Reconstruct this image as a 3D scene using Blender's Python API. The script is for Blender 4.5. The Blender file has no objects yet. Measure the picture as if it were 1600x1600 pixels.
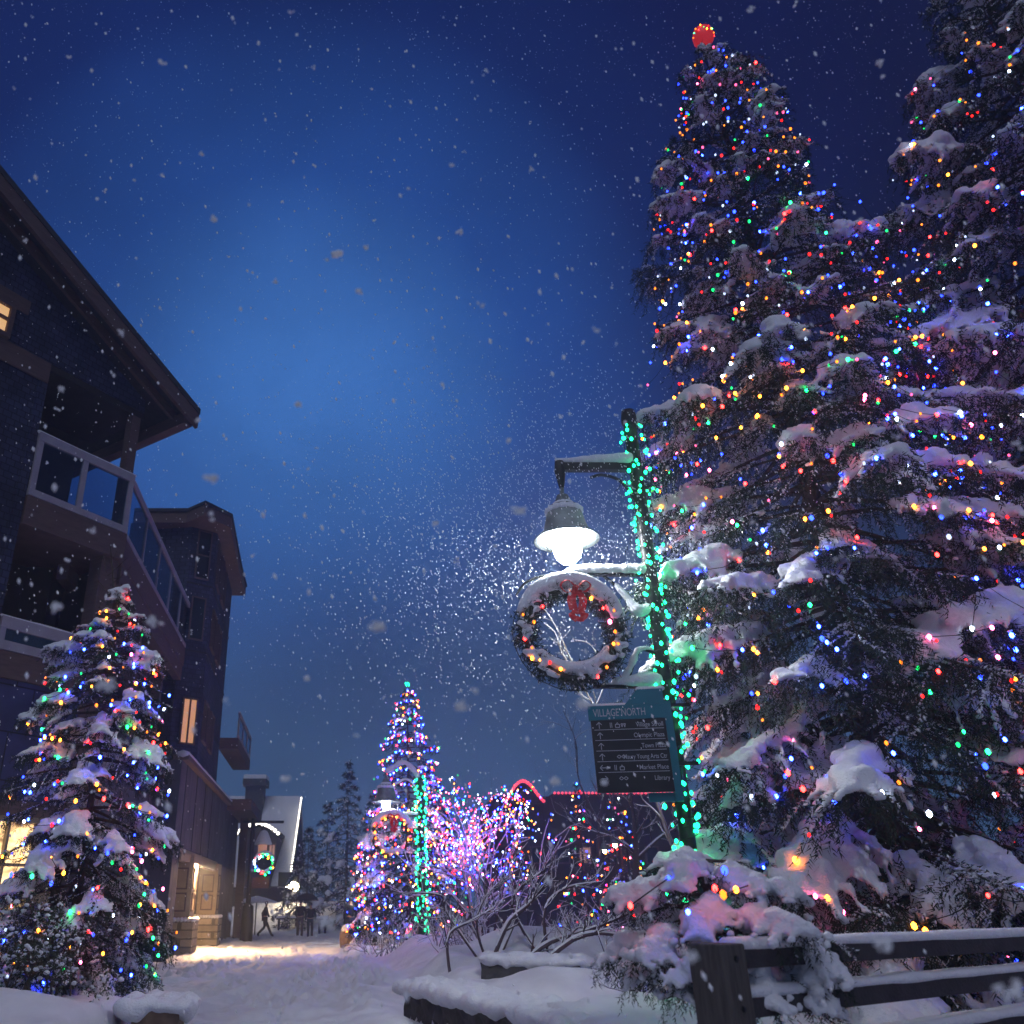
import bpy, math
import numpy as np
from mathutils import Vector, Matrix

scene = bpy.context.scene
COL = scene.collection
PI = math.pi
RNG = np.random.default_rng(11)

# ---------------------------------------------------------------- camera maths
CAMZ, F, PPX, PPY = 1.6, 1315.0, 607.0, 800.0
PITCH = math.atan(612 / 1315.0)
CP, SP = math.cos(PITCH), math.sin(PITCH)


def ray(u, v):
    x, y = (u - PPX) / F, (PPY - v) / F
    return x, CP - y * SP, SP + y * CP


def at(u, v, Y):
    r = ray(u, v); s = Y / r[1]
    return np.array([r[0] * s, Y, CAMZ + r[2] * s])


def atz(u, v, z):
    r = ray(u, v); s = (z - CAMZ) / r[2]
    return np.array([r[0] * s, r[1] * s, z])


def zat(v, Y):
    return at(PPX, v, Y)[2]


# ---------------------------------------------------------------- materials
def new_mat(name):
    m = bpy.data.materials.new(name); m.use_nodes = True
    nt = m.node_tree
    return m, nt, nt.nodes['Principled BSDF']


def mat(name, c1, c2=None, rough=.7, scale=6., detail=4., bump=0., bscale=40., metallic=0., spec=.3, stretch=None):
    m, nt, b = new_mat(name)
    b.inputs['Roughness'].default_value = rough
    b.inputs['Metallic'].default_value = metallic
    b.inputs['Specular IOR Level'].default_value = spec
    b.inputs['Base Color'].default_value = (*c1, 1)
    tc = nt.nodes.new('ShaderNodeTexCoord')
    src = tc.outputs['Object']
    if stretch:
        mp = nt.nodes.new('ShaderNodeMapping'); mp.inputs['Scale'].default_value = stretch
        nt.links.new(src, mp.inputs[0]); src = mp.outputs[0]
    if c2:
        n = nt.nodes.new('ShaderNodeTexNoise'); n.inputs['Scale'].default_value = scale; n.inputs['Detail'].default_value = detail
        nt.links.new(src, n.inputs['Vector'])
        r = nt.nodes.new('ShaderNodeValToRGB')
        r.color_ramp.elements[0].position = .32; r.color_ramp.elements[1].position = .68
        r.color_ramp.elements[0].color = (*c1, 1); r.color_ramp.elements[1].color = (*c2, 1)
        nt.links.new(n.outputs['Fac'], r.inputs[0]); nt.links.new(r.outputs[0], b.inputs['Base Color'])
    if bump:
        n2 = nt.nodes.new('ShaderNodeTexNoise'); n2.inputs['Scale'].default_value = bscale; n2.inputs['Detail'].default_value = 5
        nt.links.new(src, n2.inputs['Vector'])
        bp = nt.nodes.new('ShaderNodeBump'); bp.inputs['Strength'].default_value = bump; bp.inputs['Distance'].default_value = .02
        nt.links.new(n2.outputs['Fac'], bp.inputs['Height']); nt.links.new(bp.outputs[0], b.inputs['Normal'])
    return m


def emis(name, c, s, base=(.5, .5, .5)):
    m, nt, b = new_mat(name)
    b.inputs['Base Color'].default_value = (*base, 1)
    b.inputs['Emission Color'].default_value = (*c, 1)
    b.inputs['Emission Strength'].default_value = s
    return m


def brick_mat(name, c1, c2, mortar, sx, bw=.5, rh=.25, msize=.02, bump=.5, rough=.8, axes=None):
    """shingles, boards or stone courses: brick pattern laid along the wall (u = along the wall, v = up)"""
    m, nt, b = new_mat(name)
    b.inputs['Roughness'].default_value = rough
    b.inputs['Specular IOR Level'].default_value = .2
    g = nt.nodes.new('ShaderNodeNewGeometry'); sep = nt.nodes.new('ShaderNodeSeparateXYZ')
    nt.links.new(g.outputs['Position'], sep.inputs[0])
    ax = axes or (.6, .8)
    m1 = nt.nodes.new('ShaderNodeMath'); m1.operation = 'MULTIPLY'; m1.inputs[1].default_value = ax[0]
    m2 = nt.nodes.new('ShaderNodeMath'); m2.operation = 'MULTIPLY'; m2.inputs[1].default_value = ax[1]
    ad = nt.nodes.new('ShaderNodeMath'); ad.operation = 'ADD'
    nt.links.new(sep.outputs[0], m1.inputs[0]); nt.links.new(sep.outputs[1], m2.inputs[0])
    nt.links.new(m1.outputs[0], ad.inputs[0]); nt.links.new(m2.outputs[0], ad.inputs[1])
    cb = nt.nodes.new('ShaderNodeCombineXYZ')
    nt.links.new(ad.outputs[0], cb.inputs[0]); nt.links.new(sep.outputs[2], cb.inputs[1])
    t = nt.nodes.new('ShaderNodeTexBrick')
    t.inputs['Scale'].default_value = sx; t.inputs['Brick Width'].default_value = bw; t.inputs['Row Height'].default_value = rh
    t.inputs['Mortar Size'].default_value = msize; t.inputs['Mortar Smooth'].default_value = .3
    t.inputs['Color1'].default_value = (*c1, 1); t.inputs['Color2'].default_value = (*c2, 1); t.inputs['Mortar'].default_value = (*mortar, 1)
    nt.links.new(cb.outputs[0], t.inputs['Vector'])
    n = nt.nodes.new('ShaderNodeTexNoise'); n.inputs['Scale'].default_value = 1.3; n.inputs['Detail'].default_value = 6
    nt.links.new(g.outputs['Position'], n.inputs['Vector'])
    mp = nt.nodes.new('ShaderNodeMapRange'); mp.inputs[1].default_value = .3; mp.inputs[2].default_value = .7
    mp.inputs[3].default_value = .65; mp.inputs[4].default_value = 1.3
    nt.links.new(n.outputs['Fac'], mp.inputs[0])
    mx = nt.nodes.new('ShaderNodeMix'); mx.data_type = 'RGBA'; mx.blend_type = 'MULTIPLY'; mx.inputs[0].default_value = 1
    nt.links.new(t.outputs['Color'], mx.inputs[6]); nt.links.new(mp.outputs[0], mx.inputs[7])
    nt.links.new(mx.outputs[2], b.inputs['Base Color'])
    bp = nt.nodes.new('ShaderNodeBump'); bp.inputs['Strength'].default_value = bump; bp.inputs['Distance'].default_value = .03; bp.invert = True
    nt.links.new(t.outputs['Fac'], bp.inputs['Height']); nt.links.new(bp.outputs[0], b.inputs['Normal'])
    return m


M = {}
M['snow'] = mat('snow', (.80, .81, .84), (.70, .72, .78), rough=.65, scale=9, detail=8, bump=.8, bscale=45, spec=.2)
M['ground_snow'] = mat('ground_snow', (.78, .79, .82), (.62, .62, .67), rough=.7, scale=1.6, detail=8, bump=.9, bscale=5, spec=.2)
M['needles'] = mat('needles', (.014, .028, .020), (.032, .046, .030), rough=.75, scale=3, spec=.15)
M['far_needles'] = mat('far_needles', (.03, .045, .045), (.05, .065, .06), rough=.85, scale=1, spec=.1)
M['bark'] = mat('bark', (.05, .035, .027), (.09, .065, .05), rough=.9, scale=14, bump=.6, bscale=30)
M['pale_bark'] = mat('pale_bark', (.22, .19, .15), (.34, .30, .24), rough=.85, scale=12, bump=.3)
M['dark_metal'] = mat('dark_metal', (.012, .014, .014), (.02, .022, .022), rough=.45, metallic=.3, scale=10)
M['lamp_metal'] = mat('lamp_metal', (.16, .19, .19), (.10, .12, .12), rough=.5, metallic=.2, scale=9)
M['wire'] = mat('wire', (.008, .012, .009), rough=.6)
M['teal'] = mat('teal', (.01, .14, .19), (.014, .17, .22), rough=.5, scale=4)
M['signblack'] = mat('signblack', (.012, .012, .014), (.02, .02, .022), rough=.45, scale=5)
M['lettering'] = mat('lettering', (.42, .44, .48), rough=.6)
M['red_ribbon'] = mat('red_ribbon', (.78, .016, .02), (.60, .010, .014), rough=.5, scale=20)
M['trim'] = mat('trim', (.135, .090, .085), (.095, .064, .062), rough=.8, scale=3, stretch=(1, 1, 6), bump=.2)
M['rail_paint'] = mat('rail_paint', (.36, .34, .40), (.30, .28, .34), rough=.6, scale=3)
M['shingle'] = brick_mat('shingle', (.046, .054, .105), (.028, .034, .070), (.009, .011, .024), 1.0, .22, .17, .013, axes=(.582, .813))
M['board'] = brick_mat('board', (.085, .085, .115), (.065, .066, .095), (.02, .02, .03), 1.0, .62, 3.2, .02, axes=(-.07, .9975))
M['panel'] = brick_mat('panel', (.050, .060, .16), (.040, .048, .13), (.016, .016, .03), 1.0, .9, 1.0, .02, axes=(.582, .813))
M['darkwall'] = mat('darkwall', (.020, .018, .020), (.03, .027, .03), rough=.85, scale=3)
M['beige'] = mat('beige', (.36, .29, .19), (.30, .24, .16), rough=.75, scale=4)
M['stone'] = brick_mat('stone', (.33, .28, .21), (.22, .19, .15), (.09, .08, .065), 1.0, .5, .26, .03, bump=.9, axes=(-.4, .9))
M['dark_stone'] = mat('dark_stone', (.045, .043, .042), (.10, .095, .09), rough=.85, scale=5, detail=8, bump=.9, bscale=14)
M['planter'] = mat('planter', (.12, .075, .05), (.20, .14, .10), rough=.85, scale=7, bump=.6, bscale=18)
M['wood'] = mat('wood', (.055, .048, .045), (.10, .088, .08), rough=.85, scale=5, stretch=(9, 9, 1), bump=.5, bscale=9)
M['rail_wood'] = mat('rail_wood', (.028, .026, .032), (.05, .045, .05), rough=.85, scale=5, bump=.4)
M['roof'] = mat('roof', (.05, .05, .06), (.035, .035, .045), rough=.9, scale=8)
M['door'] = mat('door', (.12, .055, .035), (.08, .035, .022), rough=.6, scale=4, stretch=(6, 6, 1))
M['cloth_dark'] = mat('cloth_dark', (.012, .013, .018), (.02, .02, .026), rough=.95, scale=8)
M['cloth_grey'] = mat('cloth_grey', (.07, .065, .06), (.10, .09, .085), rough=.95, scale=8)
M['denim'] = mat('denim', (.025, .035, .06), (.035, .045, .075), rough=.95, scale=8)
M['skin'] = mat('skin', (.42, .26, .19), rough=.6)
M['leaf'] = mat('leaf', (.035, .05, .028), (.06, .055, .035), rough=.7, scale=5)
M['twig'] = mat('twig', (.06, .04, .045), (.10, .07, .075), rough=.9, scale=10)
M['flake'] = mat('flake', (.97, .97, .97), rough=.8)
M['win_warm'] = emis('win_warm', (1., .56, .20), .75)
M['win_orange'] = emis('win_orange', (1., .42, .10), .55)
M['win_shop'] = emis('win_shop', (1., .62, .26), 1.0)
M['win_dim'] = emis('win_dim', (1., .38, .14), .35)


def glass_mat():
    m, nt, b = new_mat('glass')
    b.inputs['Base Color'].default_value = (.75, .82, .9, 1)
    b.inputs['Roughness'].default_value = .05
    tr = nt.nodes.new('ShaderNodeBsdfTransparent'); tr.inputs[0].default_value = (.62, .72, .80, 1)
    gl = nt.nodes.new('ShaderNodeBsdfGlossy'); gl.inputs['Roughness'].default_value = .05; gl.inputs[0].default_value = (.8, .85, .9, 1)
    mx = nt.nodes.new('ShaderNodeMixShader'); mx.inputs[0].default_value = .12
    nt.links.new(tr.outputs[0], mx.inputs[1]); nt.links.new(gl.outputs[0], mx.inputs[2])
    nt.links.new(mx.outputs[0], nt.nodes['Material Output'].inputs[0])
    return m


M['glass'] = glass_mat()
M['dark_glass'] = mat('dark_glass', (.010, .013, .024), rough=.08, spec=.6)
BULB = {'red': (1, .012, .010), 'amber': (1, .22, .012), 'blue': (.012, .035, 1), 'green': (.006, .7, .12), 'white': (.62, .76, 1), 'pink': (1, .10, .26)}
for k, c in BULB.items():
    M['bulb_' + k] = emis('bulb_' + k, c, {'blue': 95, 'red': 42, 'white': 18, 'amber': 26, 'pink': 30}.get(k, 32), base=c)
for k, c in BULB.items():
    M['bulb_' + k + '_dim'] = emis('bulb_' + k + '_dim', c, {'blue': 14, 'red': 5, 'white': 1.6, 'amber': 3.2, 'pink': 3.2}.get(k, 4), base=c)
M['bulb_teal'] = emis('bulb_teal', (.008, 1, .30), 8, base=(.02, 1, .35))
M['lamp_glow'] = emis('lamp_glow', (.93, .96, 1.), 250)
M['lamp_warm'] = emis('lamp_warm', (1., .80, .50), 40)
M['rope_red'] = emis('rope_red', (1, .03, .07), 2.2)
M['rope_white'] = emis('rope_white', (1, .92, .75), 6)


# ---------------------------------------------------------------- mesh builder
def norm(a):
    a = np.asarray(a, float)
    return a / np.maximum(np.linalg.norm(a, axis=-1, keepdims=True), 1e-9)


_ICO = {}


def ico(sub):
    if sub not in _ICO:
        import bmesh
        bm = bmesh.new(); bmesh.ops.create_icosphere(bm, subdivisions=sub, radius=1)
        bm.verts.index_update()
        _ICO[sub] = (np.array([v.co[:] for v in bm.verts]), np.array([[v.index for v in f.verts] for f in bm.faces]))
        bm.free()
    return _ICO[sub]


class MB:
    def __init__(s):
        s.V, s.Fc, s.n = [], [], 0

    def add(s, V, Fa, mi=0, smooth=False):
        V = np.asarray(V, float).reshape(-1, 3); Fa = np.asarray(Fa, int)
        s.V.append(V); s.Fc.append((Fa + s.n, mi, smooth)); s.n += len(V)

    def obox(s, o, ax, ay, az, mi=0):
        o, ax, ay, az = (np.asarray(q, float) for q in (o, ax, ay, az))
        if np.dot(np.cross(ax, ay), az) < 0:
            o = o + ax; ax = -ax
        V = [o, o + ax, o + ax + ay, o + ay, o + az, o + ax + az, o + ax + ay + az, o + ay + az]
        s.add(V, [[0, 3, 2, 1], [4, 5, 6, 7], [0, 1, 5, 4], [1, 2, 6, 5], [2, 3, 7, 6], [3, 0, 4, 7]], mi)

    def box(s, lo, hi, mi=0):
        lo = np.asarray(lo, float); d = np.asarray(hi, float) - lo
        s.obox(lo, (d[0], 0, 0), (0, d[1], 0), (0, 0, d[2]), mi)

    def tube(s, P, R, n=6, mi=0, cap=True):
        P = np.asarray(P, float); R = np.broadcast_to(np.asarray(R, float), (len(P),))
        T = norm(np.gradient(P, axis=0))
        ref = np.array([0, 0, 1.]) if abs(T[0][2]) < .9 else np.array([1., 0, 0])
        A = np.cross(T, ref)
        bad = np.linalg.norm(A, axis=1) < .05
        if bad.any():
            A[bad] = np.cross(T[bad], np.array([.3, 1., .1]))
        A = norm(A); B = np.cross(T, A)
        th = np.linspace(0, 2 * PI, n, endpoint=False)
        V = P[:, None] + R[:, None, None] * (np.cos(th)[None, :, None] * A[:, None] + np.sin(th)[None, :, None] * B[:, None])
        m = len(P)
        i = np.arange(m - 1)[:, None] * n; j = np.arange(n)[None]; k = (j + 1) % n
        Q = np.stack([i + j, i + k, i + n + k, i + n + j], -1).reshape(-1, 4)
        s.add(V, Q, mi, True)
        if cap:
            c = len(s.V)
            off = s.n - m * n
            s.Fc.append((np.arange(n)[None] + off, mi, False)); s.Fc.append((np.arange(n)[::-1][None] + off + (m - 1) * n, mi, False))

    def lathe(s, prof, c, n=24, mi=0, axis=None):
        prof = np.asarray(prof, float); th = np.linspace(0, 2 * PI, n, endpoint=False)
        V = np.stack([prof[:, 0, None] * np.cos(th), prof[:, 0, None] * np.sin(th), np.repeat(prof[:, 1, None], n, 1)], -1) + np.asarray(c, float)
        m = len(prof)
        i = np.arange(m - 1)[:, None] * n; j = np.arange(n)[None]; k = (j + 1) % n
        s.add(V, np.stack([i + j, i + k, i + n + k, i + n + j], -1).reshape(-1, 4), mi, True)

    def blobs(s, C, R, sub=1, mi=0, jitter=0., rng=None):
        C = np.asarray(C, float).reshape(-1, 3); R = np.asarray(R, float)
        if R.ndim == 1:
            R = np.repeat(R[:, None], 3, 1)
        v, f = ico(sub)
        V = C[:, None] + v[None] * R[:, None]
        if jitter:
            V = V + (rng or RNG).normal(0, 1, V.shape) * R[:, None] * jitter
        Fa = (f[None] + (np.arange(len(C)) * len(v))[:, None, None]).reshape(-1, 3)
        s.add(V, Fa, mi, True)

    def prism(s, poly, vec, mi=0):
        """closed polygon (list of 3-D points) pushed along vec"""
        P = np.asarray(poly, float); n = len(P); vec = np.asarray(vec, float)
        V = np.vstack([P, P + vec])
        off = s.n
        s.V.append(V); s.n += 2 * n
        s.Fc.append((np.arange(n)[::-1][None] + off, mi, False)); s.Fc.append((np.arange(n)[None] + n + off, mi, False))
        j = np.arange(n); k = (j + 1) % n
        s.Fc.append((np.stack([j, k, k + n, j + n], -1) + off, mi, False))

    def data(s, name, mats, origin=(0, 0, 0), recalc=False):
        V = np.vstack(s.V) - np.asarray(origin, float)
        me = bpy.data.meshes.new(name)
        tot = np.concatenate([np.full(len(f), f.shape[1]) for f, _, _ in s.Fc])
        vi = np.concatenate([f.reshape(-1) for f, _, _ in s.Fc])
        mi = np.concatenate([np.full(len(f), m) for f, m, _ in s.Fc])
        sm = np.concatenate([np.full(len(f), q, bool) for f, _, q in s.Fc])
        me.vertices.add(len(V)); me.vertices.foreach_set('co', V.astype(np.float32).ravel())
        me.loops.add(len(vi)); me.loops.foreach_set('vertex_index', vi.astype(np.int32))
        me.polygons.add(len(tot))
        st = np.concatenate([[0], np.cumsum(tot)[:-1]])
        me.polygons.foreach_set('loop_start', st.astype(np.int32))
        me.polygons.foreach_set('loop_total', tot.astype(np.int32))
        for q in (mats if isinstance(mats, (list, tuple)) else [mats]):
            me.materials.append(q)
        me.polygons.foreach_set('material_index', mi.astype(np.int32))
        me.polygons.foreach_set('use_smooth', sm)
        me.update(calc_edges=True)
        if recalc:
            import bmesh
            bm = bmesh.new(); bm.from_mesh(me); bmesh.ops.recalc_face_normals(bm, faces=bm.faces); bm.to_mesh(me); bm.free()
        return me

    def build(s, name, mats, parent=None, recalc=False):
        org = np.zeros(3)
        p = parent
        while p is not None:
            org = org + np.array(p.location); p = p.parent
        o = bpy.data.objects.new(name, s.data(name, mats, org, recalc))
        COL.objects.link(o)
        o.parent = parent
        return o


def thing(name, label, cat, loc=(0, 0, 0), group=None):
    o = bpy.data.objects.new(name, None); COL.objects.link(o)
    o.location = tuple(float(q) for q in loc); o['label'] = label; o['category'] = cat
    o.empty_display_size = .2
    if group:
        o['group'] = group
    return o


def tag(o, label, cat, group=None):
    o['label'] = label; o['category'] = cat
    if group:
        o['group'] = group
    return o


def soften(o, voxel, it=4, disp=0., dscale=.3):
    r = o.modifiers.new('join', 'REMESH'); r.mode = 'VOXEL'; r.voxel_size = voxel; r.use_smooth_shade = True
    s = o.modifiers.new('smooth', 'SMOOTH'); s.factor = .5; s.iterations = it
    if disp:
        t = bpy.data.textures.new('lump', 'CLOUDS'); t.noise_scale = dscale; t.noise_depth = 4
        d = o.modifiers.new('lumps', 'DISPLACE'); d.texture = t; d.strength = disp; d.mid_level = .5; d.texture_coords = 'GLOBAL'
    return o


# ---------------------------------------------------------------- value noise
_LAT = {}


def vnoise(x, y, scale, seed=0):
    if seed not in _LAT:
        _LAT[seed] = np.random.default_rng(100 + seed).random((256, 256))
    L = _LAT[seed]
    x = np.asarray(x) / scale; y = np.asarray(y) / scale
    xi = np.floor(x).astype(int); yi = np.floor(y).astype(int)
    fx = x - xi; fy = y - yi
    fx = fx * fx * (3 - 2 * fx); fy = fy * fy * (3 - 2 * fy)
    g = lambda a, b: L[a % 256, b % 256]
    return (g(xi, yi) * (1 - fx) + g(xi + 1, yi) * fx) * (1 - fy) + (g(xi, yi + 1) * (1 - fx) + g(xi + 1, yi + 1) * fx) * fy - .5


def sstep(a, b, x):
    t = np.clip((np.asarray(x) - a) / (b - a), 0, 1)
    return t * t * (3 - 2 * t)


# ---------------------------------------------------------------- ground
def edge_x(y):
    """the street's right edge: the bench wall, then the bed's snow bank"""
    return np.interp(y, [4, 9.9, 14.3, 18, 24, 38, 46, 60], [3.7, 1.75, .25, .25, -.1, -.7, -1.4, 60])


MOUNDS = [(*atz(800, 1500, .55)[:2], 1.5, .9, .42), (1.55, 16.2, .9, .7, .20), (2.9, 14.2, 1.3, 1.0, .25), (2.7, 10.4, 1.2, .9, .22), (3.6, 9.0, 1.3, .8, .25),
          (.5, 26.0, 1.2, 1.2, .35), (-.3, 30, 1.0, 1.6, .3), (1.7, 24, 1.4, 1.2, .3), (3.6, 19, 2.0, 1.5, .3), (6, 20, 2.5, 2, .4), (5, 26, 2, 2, .3),
          (-3.7, 9.6, .8, .6, .16), (-5.0, 10.2, 1.2, .8, .22), (.95, 18.6, .6, .9, .2), (.2, 21.5, .5, .9, .18), (.0, 34, .9, 2.0, .35), (-8.5, 63, 5.5, 3.2, 1.6), (-2.5, 61, 4, 3, 1.3)]


def ground_h(x, y):
    x = np.asarray(x, float); y = np.asarray(y, float)
    d = x - edge_x(y)
    near = np.where(y < 14.6, .10, 1.1)
    bed = .44 * sstep(0, 1, d / near) * sstep(60, 46, y)
    h = bed * (1 + .35 * vnoise(x, y, 1.3, 3)) + bed * .25 * vnoise(x, y, .45, 4)
    le = np.interp(y, [6, 10.6, 11.2, 12.2, 13.8, 15], [-2.7, -2.7, -2.8, -3.0, -3.5, -4.4])
    left = sstep(.05, -.35, x - le) * sstep(15.5, 14.6, y) * sstep(6.0, 6.5, y)
    h = h + .60 * left
    for mx, my, sx, sy, a in MOUNDS:
        h = h + a * np.exp(-((x - mx) / sx) ** 2 - ((y - my) / sy) ** 2)
    h = h + .10 * np.exp(-((d + .5) / .55) ** 2) * sstep(9, 12, y) * sstep(46, 40, y)
    st = sstep(.3, -.4, d) * (1 - left)
    h = h + st * (.13 * vnoise(x, y, .42, 1) + .10 * vnoise(x, y, .2, 2) + .10 * vnoise(x, y, 2.2, 5)) * np.where(y < 50, 1, .4)
    h = h + (1 - st) * (.05 * vnoise(x, y, .5, 6) + .025 * vnoise(x, y, .2, 7))
    return h


xs = np.concatenate([np.linspace(-500, -40, 14), np.linspace(-38, -14, 14), np.arange(-13, 12, .07), np.linspace(12.2, 40, 26), np.linspace(44, 500, 14)])
ys = np.concatenate([np.linspace(-200, 0, 14), np.arange(3, 28, .075), np.arange(28, 62, .2), np.linspace(63, 120, 26), np.linspace(130, 700, 14)])
X, Y = np.meshgrid(xs, ys)
Z = ground_h(X, Y)
nx, ny = len(xs), len(ys)
# trodden snow: boot prints strung along wandering tracks
_rg = np.random.default_rng(4)
for _ in range(34):
    px_, py_ = _rg.uniform(-6, .3), _rg.uniform(13, 30); hd = _rg.normal(PI / 2 + .03, .22)
    for k in range(26):
        px_ += .36 * math.cos(hd); py_ += .36 * math.sin(hd); hd += _rg.normal(0, .06)
        sx_ = .09 if k % 2 else -.09
        cx_, cy_ = px_ + sx_, py_
        if not (-7 < cx_ < edge_x(cy_) - .1 and 12.5 < cy_ < 40):
            continue
        i0, i1 = np.searchsorted(xs, (cx_ - .4, cx_ + .4)); j0, j1 = np.searchsorted(ys, (cy_ - .5, cy_ + .5))
        dx, dy = X[j0:j1, i0:i1] - cx_, Y[j0:j1, i0:i1] - cy_
        q = (dx / .10) ** 2 + (dy / .19) ** 2
        Z[j0:j1, i0:i1] += -.085 * np.exp(-q) + .035 * np.exp(-(np.sqrt(q) - 1.7) ** 2 * 3)
g = MB()
i = np.arange(ny - 1)[:, None] * nx; j = np.arange(nx - 1)[None]
g.add(np.stack([X, Y, Z], -1), np.stack([i + j, i + j + 1, i + nx + j + 1, i + nx + j], -1).reshape(-1, 4), 0, True)
go = g.build('ground', M['ground_snow']); go['kind'] = 'structure'


def gz(x, y):
    return float(ground_h(np.array([x]), np.array([y]))[0])


# ---------------------------------------------------------------- bulbs
_BM = {}


def bulb_mesh(color, r):
    k = (color, round(r, 4))
    if k not in _BM:
        b = MB(); b.blobs([[0, 0, 0]], [[r, r, r * 1.35]], 1)
        _BM[k] = b.data('bulb', M['bulb_' + color])
    return _BM[k]


def add_bulbs(root, pts, cols, r, individual=100):
    """the bulbs that show largest (nearest the eye) as parts, the rest of the string as one part"""
    pts = np.asarray(pts, float)
    dist = np.linalg.norm(pts - np.array([0, 0, CAMZ]), axis=1)
    order = np.argsort(dist)
    cols = [c + '_dim' if c in BULB and (q * .618034) % 1 < .45 else c for q, c in enumerate(cols)]
    rest = order[individual:]
    L = np.array(root.location)
    for q in order[:individual]:
        o = bpy.data.objects.new('bulb', bulb_mesh(cols[q], r * (.8, 1., 1., 1.3)[(q * 7 + len(cols[q])) % 4])); COL.objects.link(o)
        o.parent = root; o.location = tuple(pts[q] - L)
    if len(rest):
        names = sorted(set(cols)); b = MB()
        for k, nme in enumerate(names):
            sel = [q for q in rest if cols[q] == nme]
            if sel:
                b.blobs(pts[sel], np.tile([r, r, r * 1.35], (len(sel), 1)) * (.75 + .5 * (np.array(sel)[:, None] * .618 % 1)), 1, k)
        o = b.build('bulb', [M['bulb_' + nme] for nme in names], root); o['kind'] = 'stuff'


def pick_cols(n, rng, w=None):
    names = ['red', 'amber', 'blue', 'green', 'white', 'pink']
    return list(rng.choice(names, n, p=w or [.20, .25, .22, .09, .14, .10]))


# ---------------------------------------------------------------- conifers
def blades(b, S, D, L, droop, spacing, bl, bw, rng, mi=0):
    cnt = np.maximum(3, (L / spacing).astype(int))
    idx = np.repeat(np.arange(len(S)), cnt)
    k = np.arange(len(idx)) - np.repeat(np.cumsum(cnt) - cnt, cnt)
    u = (k + rng.random(len(idx))) / cnt[idx]
    d = u * L[idx]
    p = S[idx] + D[idx] * d[:, None]; p[:, 2] -= droop[idx] * d ** 2
    t = D[idx].copy(); t[:, 2] -= 2 * droop[idx] * d; t = norm(t)
    r = norm(np.cross(t, rng.normal(size=t.shape)))
    bd = norm(t * .75 + r * .8); sd = norm(np.cross(bd, rng.normal(size=t.shape)))
    ln = bl * (.7 + .6 * rng.random(len(idx)))
    V = np.stack([p - sd * bw / 2, p + sd * bw / 2, p + bd * ln[:, None]], 1)
    b.add(V, np.arange(len(idx) * 3).reshape(-1, 3), mi, False)


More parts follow.
